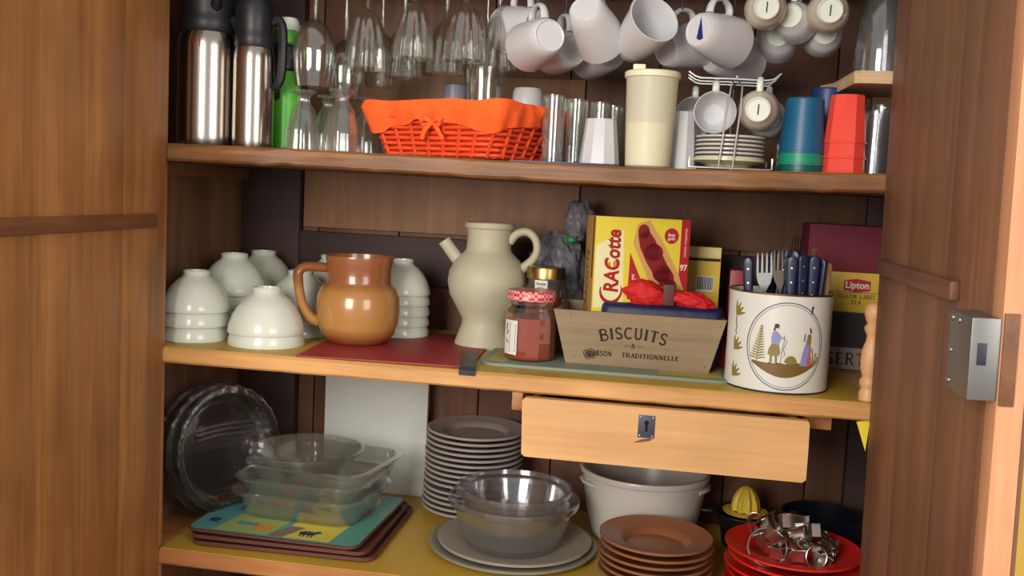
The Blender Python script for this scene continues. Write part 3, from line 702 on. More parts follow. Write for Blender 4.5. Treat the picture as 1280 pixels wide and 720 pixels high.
tag(MB().lathe(plateprof(.064, .014, .004), 44).build('saucer', SAUC, loc=(RX-.002, .088, Z1+.0035)), 'cream saucer at the bottom of the rack stack', 'saucer')
ords = ['lowest', 'second lowest', 'third lowest', 'third from the top', 'second from the top', 'topmost']
for k in range(6):
    tag(MB().lathe(plateprof(.0605, .007, .0035), 44).build('saucer', SAU, loc=(RX-.001, .088, Z1+.0145+k*.0073)), ords[k]+' of the white saucers stacked in the chrome rack', 'saucer', gs)
gq = 'cups hanging on the saucer rack'
cupx((RX-.034, .095, Z1+.100), (.02, -1, .0), 'white cup on the saucer rack with its pale green mouth forward', gq, False, True)
cupx((RX+.038, .020, Z1+.104), (.10, 1, .05), 'beige cup on the saucer rack showing its base', gq, False)
cupx((RX-.068, .170, Z1+.098), (.02, -1, .0), 'white cup behind the open cup on saucer rack', gq, False, True)
cupx((RX+.060, .095, Z1+.098), (.10, 1, .0), 'white cup close behind the beige cup on saucer rack', gq, False, True)

# coloured tumblers, upside down in stacks
def inv_tumbler(R, H, mat, lab, loc, group, seg=10):
    o = [(R*1.05, 0), (R*1.05, .003), (R, .0038), (R*.84, H-.003), (R*.80, H), (0, H), (0, H-.0025), (R*.79, H-.003), (R*.97, 0)]
    return tag(MB().lathe(o, seg).build('tumbler', mat, loc=loc, ang=22), lab, 'tumbler', group)
for k, lab in enumerate(('lowest coral red tumbler of the stack', 'middle coral red tumbler of the stack', 'topmost coral red tumbler of the stack')):
    inv_tumbler(.0365-k*.0008, .082, CORAL, lab, (1.235, .070, Z1+k*.026), 'coral red tumblers stacked upside down')
for k, (mt, lab, dz) in enumerate(((TEALD, 'dark green tumbler at the bottom of the blue stack', 0), (TEALG, 'green tumbler in the middle of the blue stack', .013), (TEALB, 'petrol blue tumbler on top of the green ones', .034))):
    inv_tumbler(.0400-k*.0008, .095, mt, lab, (1.165, .082, Z1+dz), 'blue and green tumblers stacked upside down', 28)
inv_tumbler(.0385, .100, BLUEP, 'lower deep blue tumbler behind the coral stack', (1.220, .200, Z1), 'deep blue tumblers behind', 28)
inv_tumbler(.0380, .100, BLUEP, 'upper deep blue tumbler behind the coral stack', (1.220, .200, Z1+.060), 'deep blue tumblers behind', 28)
straight_glass(.026, .110, 'clear glass on the top shelf right of the coral tumblers', (1.290, .095, Z1), 'clear glasses under the corner shelf', GLASS3, 1.15)
straight_glass(.026, .130, 'clear glass standing behind the one beside the coral tumblers', (1.315, .185, Z1), 'clear glasses under the corner shelf', GLASS3, 1.15)
straight_glass(.024, .110, 'clear glass at the back beside the deep blue tumblers', (1.150, .21, Z1), 'clear glasses at the back', GLASS2)
# big clear glasses on the corner shelf
o = [(.046, 0), (.047, .004), (.0455, .045), (.0405, .095), (.032, .128), (.022, .139), (0, .141), (0, .134), (.020, .133), (.0295, .122), (.038, .09), (.043, .043), (.044, 0)]
tag(MB().lathe(o, 44).build('glass_bowl', GLASS3, loc=(1.290, .105, 1.7215)), 'large clear glass upside down on the plywood corner shelf', 'glass', 'large glasses on the corner shelf')
tag(MB().lathe(o, 44).build('glass_bowl', GLASS3, loc=(1.325, .200, 1.7215)), 'large clear glass at the back of the plywood corner shelf', 'glass', 'large glasses on the corner shelf')

# ================================================================= MIDDLE SHELF
# white breakfast bowls upside down in stacks
def bowl_mesh():
    mb = MB(); o = [(.0685, 0), (.0692, .002), (.0675, .012), (.0615, .030), (.0515, .0475), (.0395, .061), (.0290, .0685), (.0258, .0725), (.0268, .0805), (.0255, .082), (.0225, .0815), (.0215, .076), (0, .075), (0, .071), (.030, .0635), (.0425, .0535), (.053, .041), (.0625, .020), (.0660, 0)]
    return mb.lathe(o, 44)
bo = bowl_mesh().build('bowl', WHITE); BOWL = bo.data; bpy.data.objects.remove(bo)
def bowls(x, y, n, where, sc=1.0, z0=0, step=.0265):
    for k in range(n):
        o = bpy.data.objects.new('bowl', BOWL); COL.objects.link(o); o.location = (x+random.uniform(-.0008, .0008), y, E2+z0+k*step); o.scale = (sc, sc, sc)
        pos = {0: 'lowest', n-1: 'topmost', 1: 'middle' if n == 3 else 'second from below'}.get(k, 'second from the top')
        tag(o, f'white bowl upside down, {pos} of the {where}', 'bowl', 'white bowls stacked upside down')
bowls(.008, .118, 3, 'stack of three beside the left door', .985, step=.029)
bowls(.161, .118, 2, 'front stack left of the brown jug', 1.10, step=.024)
bowls(.020, .262, 4, 'four-high stack behind the leftmost', 1.06)
bowls(.020, .410, 4, 'rearmost stack in left corner', 1.04)
bowls(.168, .275, 3, 'stack right behind the front pair', 1.03)
bowls(.185, .420, 4, 'back stack left of the jug', 1.03)
# red mat
tag(MB().box(-.165, .165, -.175, .215, 0, .004, .002).build('place_mat', REDMAT, loc=(.425, .185, E2), rot=(0, 0, math.radians(4))), 'red mat under the brown jug', 'mat')
ZM = E2+.0042
for k in range(5):
    o = bpy.data.objects.new('bowl', BOWL); COL.objects.link(o); o.location = (.372, .345, ZM+k*.0225); o.scale = (.92,)*3
    tag(o, f"white bowl in the tight stack behind brown jug, {['lowest', 'second from below', 'middle', 'second from the top', 'topmost'][k]}", 'bowl', 'white bowls stacked behind the jug')

# brown jug
def gradmat(name, stops, rough=.25, coat=.5, zr=(0, .19)):
    m, nt, b, N, L = newmat(name)
    tc = N.new('ShaderNodeTexCoord'); sx = N.new('ShaderNodeSeparateXYZ'); L.new(tc.outputs['Object'], sx.inputs[0])
    nz = N.new('ShaderNodeTexNoise'); nz.inputs['Scale'].default_value = 14; L.new(tc.outputs['Object'], nz.inputs['Vector'])
    ma = N.new('ShaderNodeMath'); ma.operation = 'MULTIPLY_ADD'; ma.inputs[1].default_value = .02; L.new(nz.outputs[0], ma.inputs[0]); L.new(sx.outputs['Z'], ma.inputs[2])
    mr = N.new('ShaderNodeMapRange'); mr.inputs[1].default_value = zr[0]; mr.inputs[2].default_value = zr[1]; L.new(ma.outputs[0], mr.inputs[0])
    r = N.new('ShaderNodeValToRGB'); els = r.color_ramp.elements
    while len(els) > 1: els.remove(els[-1])
    els[0].position = stops[0][0]; els[0].color = lin(stops[0][1])
    for p, c in stops[1:]: e = els.new(p); e.color = lin(c)
    L.new(mr.outputs[0], r.inputs[0]); L.new(r.outputs[0], b.inputs['Base Color'])
    b.inputs['Roughness'].default_value = rough; b.inputs['Coat Weight'].default_value = coat; return m
JUG = gradmat('honey_brown_glaze', [(0, (116, 52, 32)), (.10, (140, 78, 42)), (.24, (178, 128, 70)), (.62, (172, 122, 68)), (.70, (146, 92, 52)), (.76, (142, 84, 48)), (1, (148, 90, 54))])
t = thing('stoneware_jug', 'honey-brown glazed stoneware jug with handle on the left', 'jug', (.324, .200, ZM), (0, 0, math.radians(-4)))
MB().lathe([(0, 0), (.056, 0), (.062, .004), (.076, .020), (.0835, .040), (.0855, .070), (.0840, .095), (.077, .112), (.068, .120), (.0655, .126), (.066, .155), (.0695, .173), (.069, .178), (.0655, .177), (.061, .155), (.0595, .128), (.062, .122), (.075, .105), (.080, .08), (.078, .05), (.058, .015), (0, .010)], 56).build('body', JUG, t)
MB().tube([(-.058, -.020, .150), (-.080, -.034, .152), (-.100, -.046, .151), (-.111, -.052, .140), (-.110, -.052, .115), (-.104, -.048, .080), (-.092, -.040, .052), (-.074, -.030, .040)], [.009, .010, .010, .0105, .010, .010, .011, .012], 12, sm=4, flat=1.35).build('handle', JUG, t)

# cream pitcher
t = thing('stoneware_pitcher', 'cream stoneware pitcher with short side spout and loop handle', 'pitcher', (.572, .298, E2))
MB().lathe([(0, 0), (.062, 0), (.064, .005), (.060, .018), (.0505, .045), (.050, .058), (.062, .080), (.078, .108), (.0835, .135), (.081, .158), (.068, .182), (.052, .197), (.047, .205), (.0455, .235), (.047, .247), (.0515, .249), (.0530, .254), (.0515, .260), (.046, .259), (.041, .235), (.042, .205), (.06, .18), (.072, .14), (.05, .08), (.03, .05), (0, .04)], 56).build('body', EARTH, t)
MB().tube([(-.052, 0, .170), (-.070, -.004, .186), (-.090, -.008, .212), (-.095, -.009, .219)], [.016, .0140, .0132, .0138], 16).build('spout', EARTH, t)
MB().tube([(.044, 0, .222), (.058, -.002, .240), (.080, -.003, .246), (.098, -.003, .232), (.103, -.003, .208), (.094, -.002, .188), (.074, 0, .168)], [.009, .009, .0088, .0085, .0085, .009, .011], 12, sm=4, flat=1.2).build('handle', EARTH, t)

# grey-green mat, black strap, jars, crate
rp = rrect(.472, .36, .03, 0, 6)
mt = MB(); mt.prism([(p.x, p.y) for p in rp], 0, .0055); tag(mt.build('place_mat', MATG, loc=(.842, .25, E2), rot=(0, 0, 0), ang=30), 'grey-green mat under the jam jars and wooden crate', 'mat')
mb = MB(); poly(mb, [(.10, -.165), (.215, -.165), (.215, .0), (.1, .02)], lambda s, t: (s, t, .0058)); pm_ = mb; mb = MB(); poly(mb, [(-.225, -.165), (-.19, -.165), (-.16, .1), (-.225, .1)], lambda s, t: (s, t, .0058))
OLP = plain('pale_olive_print', (176, 160, 84), .6); _m = [o for o in bpy.data.objects if o.name.startswith('place_mat')][-1]
pm_.build('yellow_print', OLP, _m, smooth=False); mb.build('yellow_print', OLP, _m, smooth=False)
ZG = E2+.0058
tag(MB().loft([[Vector((x-.015, y, z)), Vector((x+.015, y, z)), Vector((x+.015, y2, z2)), Vector((x-.015, y2, z2))] for x, y, z, y2, z2 in
     ((.601, -.0045, Z2-.006, -.002, Z2-.006), (.601, -.0045, Z2+.003, -.002, Z2+.0022), (.601, .0, Z2+.0095, .0, Z2+.0085), (.590, .06, Z2+.0098, .06, Z2+.0085), (.568, .165, Z2+.0098, .165, Z2+.0085))]).build('strap', BLACKP, ang=20), 'short black strap over the shelf edge between both mats', 'strap')

JAM = plain('red_brown_jam', (158, 60, 26), .35, var=.15, coat=.4)
def gingham():
    m, nt, b, N, L = newmat('gingham_lid'); tc = N.new('ShaderNodeTexCoord'); ck = N.new('ShaderNodeTexChecker'); ck.inputs['Scale'].default_value = 170
    ck.inputs[1].default_value = lin((204, 40, 52)); ck.inputs[2].default_value = lin((232, 170, 168)); L.new(tc.outputs['Object'], ck.inputs[0]); L.new(ck.outputs[0], b.inputs['Base Color']); b.inputs['Roughness'].default_value = .35; return m
def jar(R, H, lid, fillh, lab, loc, labelphi, lw, lz, rot=0):
    t = thing('jam_jar', lab, 'jar', loc, (0, 0, rot))
    MB().lathe([(0, 0), (R*.92, 0), (R, .006), (R, H*.66), (R*.95, H*.76), (R*.86, H*.80), (R*.86, H*.86)], 12 if lid == 'g' else 32, fl=0).build('glass_body', GLASSJ, t, ang=25)
    MB().lathe([(0, .003), (R*.90, .003), (R*.955, .008), (R*.955, fillh), (0, fillh)], 12 if lid == 'g' else 32).build('jam', JAM, t, ang=25)
    MB().lathe([(R*.90, H*.875), (R*.95, H*.865), (R*.955, H*.98), (R*.92, H), (0, H)], 36).build('lid', gingham() if lid == 'g' else GOLD, t)
    def fn(x, z): ph = x/R+labelphi; return (R*1.012*math.sin(ph), -R*1.012*math.cos(ph), z)
    mb = MB(); fill(mb, [-lw/2+lw*k/8 for k in range(9)], [lz[0]]*9, [lz[1]]*9, fn); lb = mb.build('paper_label', PAPER, t, smooth=False)
    return t, fn, lb
t, fn, lb = jar(.0500, .134, 'g', .082, 'jam jar with red gingham lid and white side label', (.690, .150, ZG), -.72, .036, (.012, .078))
mb = MB(); R_ = .05
f2 = lambda x, z: tuple(1.004*q if i < 2 else q for i, q in enumerate(fn(x, z)))
ribbon(mb, [(-.008, .072), (-.010, .060), (-.005, .056), (-.009, .050)], .003, f2); ribbon(mb, [(.000, .074), (.000, .016)], .0008, f2); ribbon(mb, [(.002, .070), (.014, .070)], .0008, f2)
ribbon(mb, [(.002, .019), (.014, .019)], .0008, f2); ribbon(mb, [(.014, .070), (.014, .019)], .0008, f2); ribbon(mb, [(-.012, .040), (-.004, .034)], .0025, f2)
mb.build('label_print', INKB, lb, smooth=False)
t, fn, lb = jar(.0415, .172, 'd', .110, 'taller jar with gold lid behind the gingham-lidded jar', (.700, .268, ZG), -.10, .028, (.125, .147))
for o in [o for o in bpy.data.objects if o.parent == t and o.name.startswith('jam') and o.type == 'MESH']: pass
f2 = lambda x, z: tuple(1.004*q if i < 2 else q for i, q in enumerate(fn(x, z)))
mb = MB(); text(mb, 'FRAISE', .0065, f2, 0, .139, .0002); text(mb, '2011', .006, f2, 0, .131, .0002)
for z in (.126, .146): ribbon(mb, [(-.013, z), (.013, z)], .0008, f2)
for x in (-.013, .013): ribbon(mb, [(x, .126), (x, .146)], .0008, f2)
mb.build('label_print', INKB, lb, smooth=False)

# wooden crate
CY, CX = .128, .899
t = thing('wooden_crate', 'pale wooden crate with dark lettering holding packets', 'crate', (CX, CY, ZG))
def slant(y0, y1, wb, wt, h, th):   # upright board, flared ends; y0 at the bottom, y1 at the top
    return [Vector((-wb/2, y0, 0)), Vector((wb/2, y0, 0)), Vector((wt/2, y1, h)), Vector((-wt/2, y1, h)), Vector((-wb/2, y0+th, 0)), Vector((wb/2, y0+th, 0)), Vector((wt/2, y1+th, h)), Vector((-wt/2, y1+th, h))]
BX = [(0, 1, 2, 3), (7, 6, 5, 4), (0, 4, 5, 1), (1, 5, 6, 2), (2, 6, 7, 3), (3, 7, 4, 0)]
MB().add(slant(.006, -.010, .270, .322, .104, .008), BX).build('front_board', W_crate, t, smooth=False)
MB().add(slant(.160, .176, .270, .322, .104, .008), BX).build('back_board', W_crate, t, smooth=False)
for sg in (-1, 1):
    MB().add([Vector((sg*.127, .0145, 0)), Vector((sg*.127, .1595, 0)), Vector((sg*.152, .1755, .102)), Vector((sg*.152, -.0015, .102)),
              Vector((sg*.135, .0145, 0)), Vector((sg*.135, .1595, 0)), Vector((sg*.160, .1755, .102)), Vector((sg*.160, -.0015, .102))], [(0, 1, 2, 3), (7, 6, 5, 4), (0, 4, 5, 1), (1, 5, 6, 2), (2, 6, 7, 3), (3, 7, 4, 0)]).build('end_board', W_crate, t, smooth=False)
MB().box(-.126, .126, .0145, .1595, .001, .006).build('bottom_board', W_crate, t)
ff = lambda s, z: (s, .006-.016*z/.104-.0004, z)
mb = MB(); serif(mb, 'BISCUITS', .0215, ff, -.009, .0560, 1.07, .07, arch=.0085, heavy=1.25)
serif(mb, '&', .0080, ff, -.008, .0385, 1.4, heavy=1.4); ribbon(mb, [(-.026, .042), (-.014, .042)], .0010, ff); ribbon(mb, [(-.001, .042), (.011, .042)], .0010, ff)
serif(mb, 'TRADITIONNELLE', .0088, ff, .025, .0195, 1.18, .10, heavy=1.4); serif(mb, 'SSON', .0095, ff, -.062, .0190, 1.05, .05, heavy=1.4)
mb.build('lettering', INK, t, smooth=False)
mb = MB()
for (x, z, r) in ((-.095, .0225, .0065), (-.087, .0255, .0065), (-.093, .0165, .0060), (-.084, .0180, .0055), (-.078, .0235, .005)):
    ribbon(mb, arc(x, z, r, r, 0, 360, 12), .0012, ff); ribbon(mb, [(x-r*.7, z-r*.6), (x+r*.7, z+r*.6)], .001, ff); ribbon(mb, [(x-r*.7, z+r*.6), (x+r*.7, z-r*.6)], .001, ff); ribbon(mb, [(x-r, z), (x+r, z)], .0008, ff); ribbon(mb, [(x, z-r), (x, z+r)], .0008, ff)
mb.build('biscuit_drawing', INK, t, smooth=False)
for x, z in ((-.128, .095), (.150, .092), (.127, .012), (-.118, .012)):
    MB().lathe([(0, 0), (.0012, 0), (0, .0005)], 8, M=Matrix.Translation((x, ff(x, z)[1]+.0003, z)) @ Matrix.Rotation(PI/2, 4, 'X')).build('nail', LOCKD, t)

# tall cracker box in the crate
CRA = math.radians(19); W_, D_, H_ = .190, .068, .2775
t = thing('cracker_box', 'yellow and red cracker box standing in the wooden crate', 'box', (.884, .215, ZG+.0065), (0, 0, CRA))
MB().box(-W_/2, W_/2, -D_/2, D_/2, 0, H_, .001).build('carton', [CARDYD], t)
YF = -D_/2-.0003
mb = MB(); poly(mb, [(-W_/2+.001, .001), (W_/2-.001, .001), (W_/2-.001, H_-.001), (-W_/2+.001, H_-.001)], lambda s, z: (s, YF, z)); fr = mb.build('front_print', CARDY, t, smooth=False)
# print: u across 0..1, v down from the top 0..1 of the visible face (about .155 m)
def cf_(k): return lambda s, v: (-W_/2+s*W_, YF-.0003*k, H_-v*.205)
mb = MB(); poly(mb, [(.02, .28), (.30, .12), (.33, .85), (.02, .86)], cf_(1)); mb.build('pale_glow_print', plain('pale_yellow_print', (240, 232, 176), .5), fr, smooth=False)
mb = MB()
def tn(s, z): return (s, YF-.0008, z)
text(mb, 'RACotte', .0400, tn, -W_/2+.038, H_-.086, .0013, .82, .12, PI/2)
ribbon(mb, arc(-W_/2+.037, H_-.142, .021, .023, 165, 385, 18)+[], [.002, .003, .004, .005, .006, .0065, .007, .007, .007, .007, .0065, .006, .006, .005, .0045, .004, .003, .002, .001], tn)
mb.build('brand_lettering', REDINK, fr, smooth=False)
mb = MB(); poly(mb, [(.375, .33), (.50, .58), (.52, .76), (.37, .77)], cf_(2)); poly(mb, [(.90, .0), (.995, .0), (.995, .72), (.93, .60), (.90, .52)], cf_(2)); disc(mb, .80, .16, .075, .075, cf_(2)); mb.build('red_panels', plain('red_print', (186, 30, 40), .5), fr, smooth=False)
mb = MB(); text(mb, 'Froment', .0100, lambda s, z: (s, YF-.001, z), -W_/2+.079, H_-.126, .0002, .95, 0, PI/2); text(mb, 'Saveur', .0100, lambda s, z: (s, YF-.001, z), -W_/2+.086, H_-.130, .0002, .95, 0, PI/2); text(mb, 'Original', .0100, lambda s, z: (s, YF-.001, z), -W_/2+.0935, H_-.132, .0002, .95, 0, PI/2)
text(mb, '97', .016, lambda s, z: (s, YF-.001, z), W_/2-.0105, H_-.094, .0005, .9, 0, 0); text(mb, 'tartines craquantes', .008, lambda s, z: (s, YF-.001, z), W_/2-.0095, H_-.045, .0, .9, 0, PI/2)
text(mb, 'bon', .009, lambda s, z: (s, YF-.001, z), W_/2-.038, H_-.031, .0003); text(mb, 'goût', .008, lambda s, z: (s, YF-.001, z), W_/2-.038, H_-.038, .0002); mb.build('white_lettering', PAPER, fr, smooth=False)
mb = MB(); poly(mb, [(.40, .24), (.44, .06), (.56, .02), (.70, .20), (.99, .66), (.96, .72), (.72, .74), (.62, .66)], cf_(1)); mb.build('toast_print', plain('toast_print', (214, 164, 96), .6), fr, smooth=False)
mb = MB(); op = []
cen = [(.50, .14), (.55, .24), (.62, .36), (.70, .48), (.78, .58), (.82, .63)]; ribbon(mb, cen, [.12, .17, .18, .17, .17, .09], lambda s, v: (-W_/2+s*W_, YF-.0009, H_-v*.205)); disc(mb, .505, .13, .06, .07, cf_(3)); disc(mb, .815, .63, .07, .06, cf_(3)); disc(mb, .62, .32, .10, .08, cf_(3)); disc(mb, .72, .52, .10, .08, cf_(3)); mb.build('jam_print', plain('jam_print', (138, 20, 30), .5, var=.3, bscale=300), fr, smooth=False)
mb = MB(); poly(mb, [(.14, .44), (.17, .42), (.19, .50)], cf_(2)); poly(mb, [(.20, .42), (.25, .41), (.21, .50)], cf_(2)); poly(mb, [(.145, .53), (.19, .515), (.19, .545)], cf_(2)); mb.build('flame_print', plain('orange_print', (226, 130, 40), .5), fr, smooth=False)
XS = -W_/2-.0003
mb = MB(); text(mb, 'CRACOTTE', .030, lambda s, z: (XS-.0002, -s, z), -.010, H_-.130, .0004, .8, .1, PI/2); mb.build('side_lettering', plain('brown_print', (112, 62, 40), .7), t, smooth=False)
mb = MB(); poly(mb, [(-.030, H_-.002), (-.020, H_-.002), (-.020, H_-.12), (-.030, H_-.12)], lambda s, z: (XS-.0001, s, z)); mb.build('side_stripe', plain('dull_red_print', (132, 58, 44), .7), t, smooth=False)

# soft things in the crate
def blob(sx, sy, sz, amp, freq, seed, sub=4):
    bm = bmesh.new(); bmesh.ops.create_icosphere(bm, subdivisions=sub, radius=1)
    mb = MB(); vs = []
    for v in bm.verts:
        n = v.co.normalized(); d = 1+amp*noise.noise(n*freq+Vector((seed, 0, 0)))+amp*.6*(1-2*abs(noise.noise(n*freq*2.1+Vector((0, seed, 0)))))
        vs.append((n.x*sx*d, n.y*sy*d, n.z*sz*d))
    mb.add(vs, [[v.index for v in f.verts] for f in bm.faces]); bm.free(); return mb
REDC = plain('red_fabric', (206, 26, 28), .7, bump=.2)
tag(MB().loft([[Vector((p.x, p.y*s, z)) for p in rrect(.232-q, .052, .02, 0, 4)] for z, s, q in ((0, .8, .02), (.03, 1, 0), (.092, 1, 0), (.104, .95, .0), (.110, .8, .004), (.113, .5, .012))]).build('packet', plain('navy_packet', (16, 26, 70), .5, bump=.3, bscale=40), loc=(.940, .170, ZG+.007), ang=50), 'navy blue packet lying along the front inside the crate', 'packet')
tag(blob(.036, .018, .024, .25, 2.2, 3).build('napkin', REDC, loc=(.905, .168, ZG+.139), rot=(0, .25, 0), ang=60), 'crumpled red napkin in front of the cracker box', 'napkin', 'red napkins in the crate')
tag(blob(.038, .018, .017, .28, 2.4, 8).build('napkin', REDC, loc=(.998, .172, ZG+.129), rot=(0, .2, 0), ang=60), 'crumpled red napkin below the yellow carton', 'napkin', 'red napkins in the crate')
tag(MB().box(.940, .962, .160, .176, ZG+.120, ZG+.160, .002).build('brown_packet', plain('brown_card', (92, 40, 26), .6)), 'small brown packet between the two red napkins', 'packet')
t = thing('yellow_carton', 'yellow carton with pale top band and barcode behind the crate', 'box', (1.012, .335, ZG))
MB().box(-.040, .040, 0, .045, 0, .228, .001).build('carton', TEAY, t)
f3 = lambda s, z: (s, -.0004, z)
mb = MB(); poly(mb, [(-.039, .208), (.039, .208), (.039, .227), (-.039, .227)], f3); mb.build('top_band', plain('cream_print', (226, 206, 140), .6), t, smooth=False)
mb = MB(); poly(mb, [(-.039, .199), (.039, .199), (.039, .205), (-.039, .205)], f3); mb.build('brown_line', INK, t, smooth=False)
mb = MB(); poly(mb, [(-.008, .136), (.028, .136), (.028, .168), (-.008, .168)], f3); bc = mb.build('barcode_patch', PAPER, t, smooth=False)
mb = MB(); x = -.006
while x < .025:
    ww = random.choice((.0007, .0012, .0018)); poly(mb, [(x, .140), (x+ww, .140), (x+ww, .166), (x, .166)], lambda s, z: (s, -.0008, z)); x += ww+random.choice((.0007, .0012))
mb.build('barcode', INKB, bc, smooth=False)
tag(MB().box(1.072, 1.112, .335, .375, E2, E2+.19, .004).build('red_tin', plain('dull_red_tin', (150, 24, 42), .45)), 'narrow dark red tin between yellow carton and cutlery tin', 'tin')
tag(blob(.016, .016, .026, .22, 2.2, 15, 3).build('cloth', REDC, loc=(1.062, .235, E2+.031), ang=60), 'small red cloth behind the cutlery tin', 'cloth')
# plastic bag
BAG = translucent('grey_plastic_film', (158, 156, 166), .35, .25, .3)
t = thing('plastic_bag', 'crumpled grey plastic bag knotted with green twist tie', 'bag', (.700, .41, E2))
bg = blob(.062, .050, .115, .22, 2.0, 21, 5); bg.build('bag_body', BAG, t, (0, 0, .118), ang=80)
blob(.026, .022, .040, .30, 2.6, 31, 4).build('bag_neck', BAG, t, (.048, -.02, .275), (0, .12, 0), ang=80)
MB().lathe([(.010, 0), (.013, .003), (.013, .010), (.010, .013)], 14, c=(.036, -.02, .225)).build('twist_tie', plain('bright_green_tie', (30, 150, 70), .5), t)

# enamelled cutlery tin
CR, CH = .0905, .1725; CPX, CPY = 1.152, .108
t = thing('cutlery_tin', 'cream enamel tin with painted country scene full of cutlery', 'tin', (CPX, CPY, E2))
MB().lathe([(CR-.004, 0), (CR, .002), (CR, CH), (CR-.0015, CH), (CR-.0015, .004), (0, .004), (0, 0)], 72).build('body', CAN, t)
mb = MB(); mb.tube([(CR*math.cos(2*PI*k/72), CR*math.sin(2*PI*k/72), CH) for k in range(72)], .0017, 8, loop=True); mb.build('rim', BRASS, t)
mb = MB(); mb.tube([((CR+.0002)*math.cos(2*PI*k/72), (CR+.0002)*math.sin(2*PI*k/72), .0015) for k in range(72)], .0013, 8, loop=True); mb.build('base_rim', LOCKD, t)
PH0 = math.radians(3.5)
def cm(layer=1):
    def f(px, py):      # painting coordinates: crop pixels
        s = (px-405)*.000300; z = .0835+(388-py)*.000288
        ph = PH0+s/CR; r = CR+.00015+.00018*layer; return (r*math.sin(ph), -r*math.cos(ph), z)
    return f
OLV = plain('olive_paint', (140, 122, 62), .5); OLD = plain('olive_brown_paint', (118, 92, 40), .5); LIL = plain('lilac_paint', (140, 146, 190), .5)
PNK = plain('pink_paint', (196, 90, 104), .5); DK = plain('dark_paint', (40, 36, 44), .5); SKN = plain('skin_paint', (206, 160, 130), .5); BLU = plain('grey_blue_paint', (78, 82, 112), .5)
mb = MB(); ribbon(mb, arc(405, 388, 232, 264, 0, 360, 72), 6, cm(1)); ribbon(mb, arc(405, 388, 218, 250, 0, 360, 72), 3, cm(1)); mb.build('painted_circle', BLU, t, smooth=False)
mb = MB(); xs_ = [212+i*(590-212)/20 for i in range(21)]
lo = [500+(78*math.sin(PI*min(1, max(0, (x-212)/378)))) for x in xs_]; hi = [486+14*math.sin((x-212)/60)*.6+(8 if x > 400 else 0) for x in xs_]
fill(mb, xs_, lo, hi, cm(1)); mb.build('painted_ground', OLD, t, smooth=False)
mb = MB()
for k in range(13):
    y = 475-k*16; wd = 50*(1-k/14)
    for sg in (-1, 1): ribbon(mb, [(242+k*1.4, y), (242+k*1.4+sg*wd*.6, y-10), (242+k*1.4+sg*wd, y-12)], [8, 9, 2], cm(2))
ribbon(mb, [(240, 490), (262, 268)], 4, cm(2))
mb.build('painted_fern', OLV, t, smooth=False); mb = MB()
for k in range(9):
    a = math.radians(20+k*17.5); ribbon(mb, [(435, 495), (435+38*math.cos(a), 495-52*math.sin(a))], [6, 15], cm(2))
mb.build('painted_bush', OLV, t, smooth=False); mb = MB()
for a, l in ((100, 105), (80, 75), (118, 70), (60, 60), (140, 50), (40, 45)):
    a = math.radians(a); ribbon(mb, [(580, 500), (580+l*math.cos(a), 500-l*math.sin(a))], [5, 10], cm(2))
mb.build('painted_tuft', OLV, t, smooth=False)
for yy in (190, 405, 570):
    mb = MB()
    for a in (15, 38, 62, 88): a = math.radians(a); ribbon(mb, [(66, yy+42), (66+44*math.cos(a), yy+42-54*math.sin(a)), (66+80*math.cos(a), yy+42-92*math.sin(a))], [4, 20, 4], cm(2))
    mb.build('painted_sprig', OLV, t, smooth=False)
mb = MB(); poly(mb, [(322, 305), (345, 296), (366, 318), (372, 345), (362, 380), (322, 380), (316, 345)], cm(3)); ribbon(mb, [(362, 330), (388, 340)], 10, cm(3))
mb.build('painted_shirt', LIL, t, smooth=False)
mb = MB(); poly(mb, [(515, 372), (545, 372), (540, 430), (528, 505), (488, 500), (500, 430)], cm(3)); mb.build('painted_skirt', LIL, t, smooth=False)
mb = MB(); poly(mb, [(320, 378), (362, 378), (372, 425), (364, 446), (340, 450), (302, 442), (306, 410)], cm(4)); ribbon(mb, [(322, 445), (322, 490)], 14, cm(3)); ribbon(mb, [(350, 445), (352, 490)], 14, cm(3))
mb.build('painted_trousers', OLV, t, smooth=False)
mb = MB(); poly(mb, [(526, 312), (545, 305), (552, 330), (550, 372), (520, 372)], cm(4)); mb.build('painted_bodice', OLV, t, smooth=False)
mb = MB(); poly(mb, [(545, 372), (552, 380), (553, 505), (528, 505), (538, 430)], cm(4)); mb.build('painted_pink_apron', PNK, t, smooth=False)
mb = MB(); disc(mb, 352, 272, 10, 13, cm(3)); disc(mb, 545, 292, 8, 11, cm(3)); disc(mb, 390, 338, 6, 5, cm(4)); ribbon(mb, [(526, 350), (502, 352)], 8, cm(5)); mb.build('painted_skin', SKN, t, smooth=False)
mb = MB(); disc(mb, 344, 266, 14, 14, cm(4)); ribbon(mb, [(338, 262), (330, 298)], 10, cm(4)); ribbon(mb, [(322, 494), (310, 496)], 8, cm(4)); ribbon(mb, [(354, 494), (368, 494)], 8, cm(4)); ribbon(mb, [(540, 272), (548, 300)], 9, cm(4))
ribbon(mb, [(75, 235), (70, 270), (82, 300), (72, 330), (84, 350)], 6, cm(3)); ribbon(mb, [(548, 138), (542, 186)], 9, cm(3)); ribbon(mb, [(536, 150), (556, 152)], 5, cm(3)); mb.build('painted_dark_details', DK, t, smooth=False)
mb = MB(); ribbon(mb, [(388, 320), (392, 345), (382, 400), (376, 490)], 3, cm(4)); ribbon(mb, [(392, 345), (408, 352), (398, 375), (388, 405), (398, 435), (392, 450)], 3, cm(4)); ribbon(mb, [(510, 305), (506, 350)], 6, cm(4)); mb.build('painted_staff', BLU, t, smooth=False)

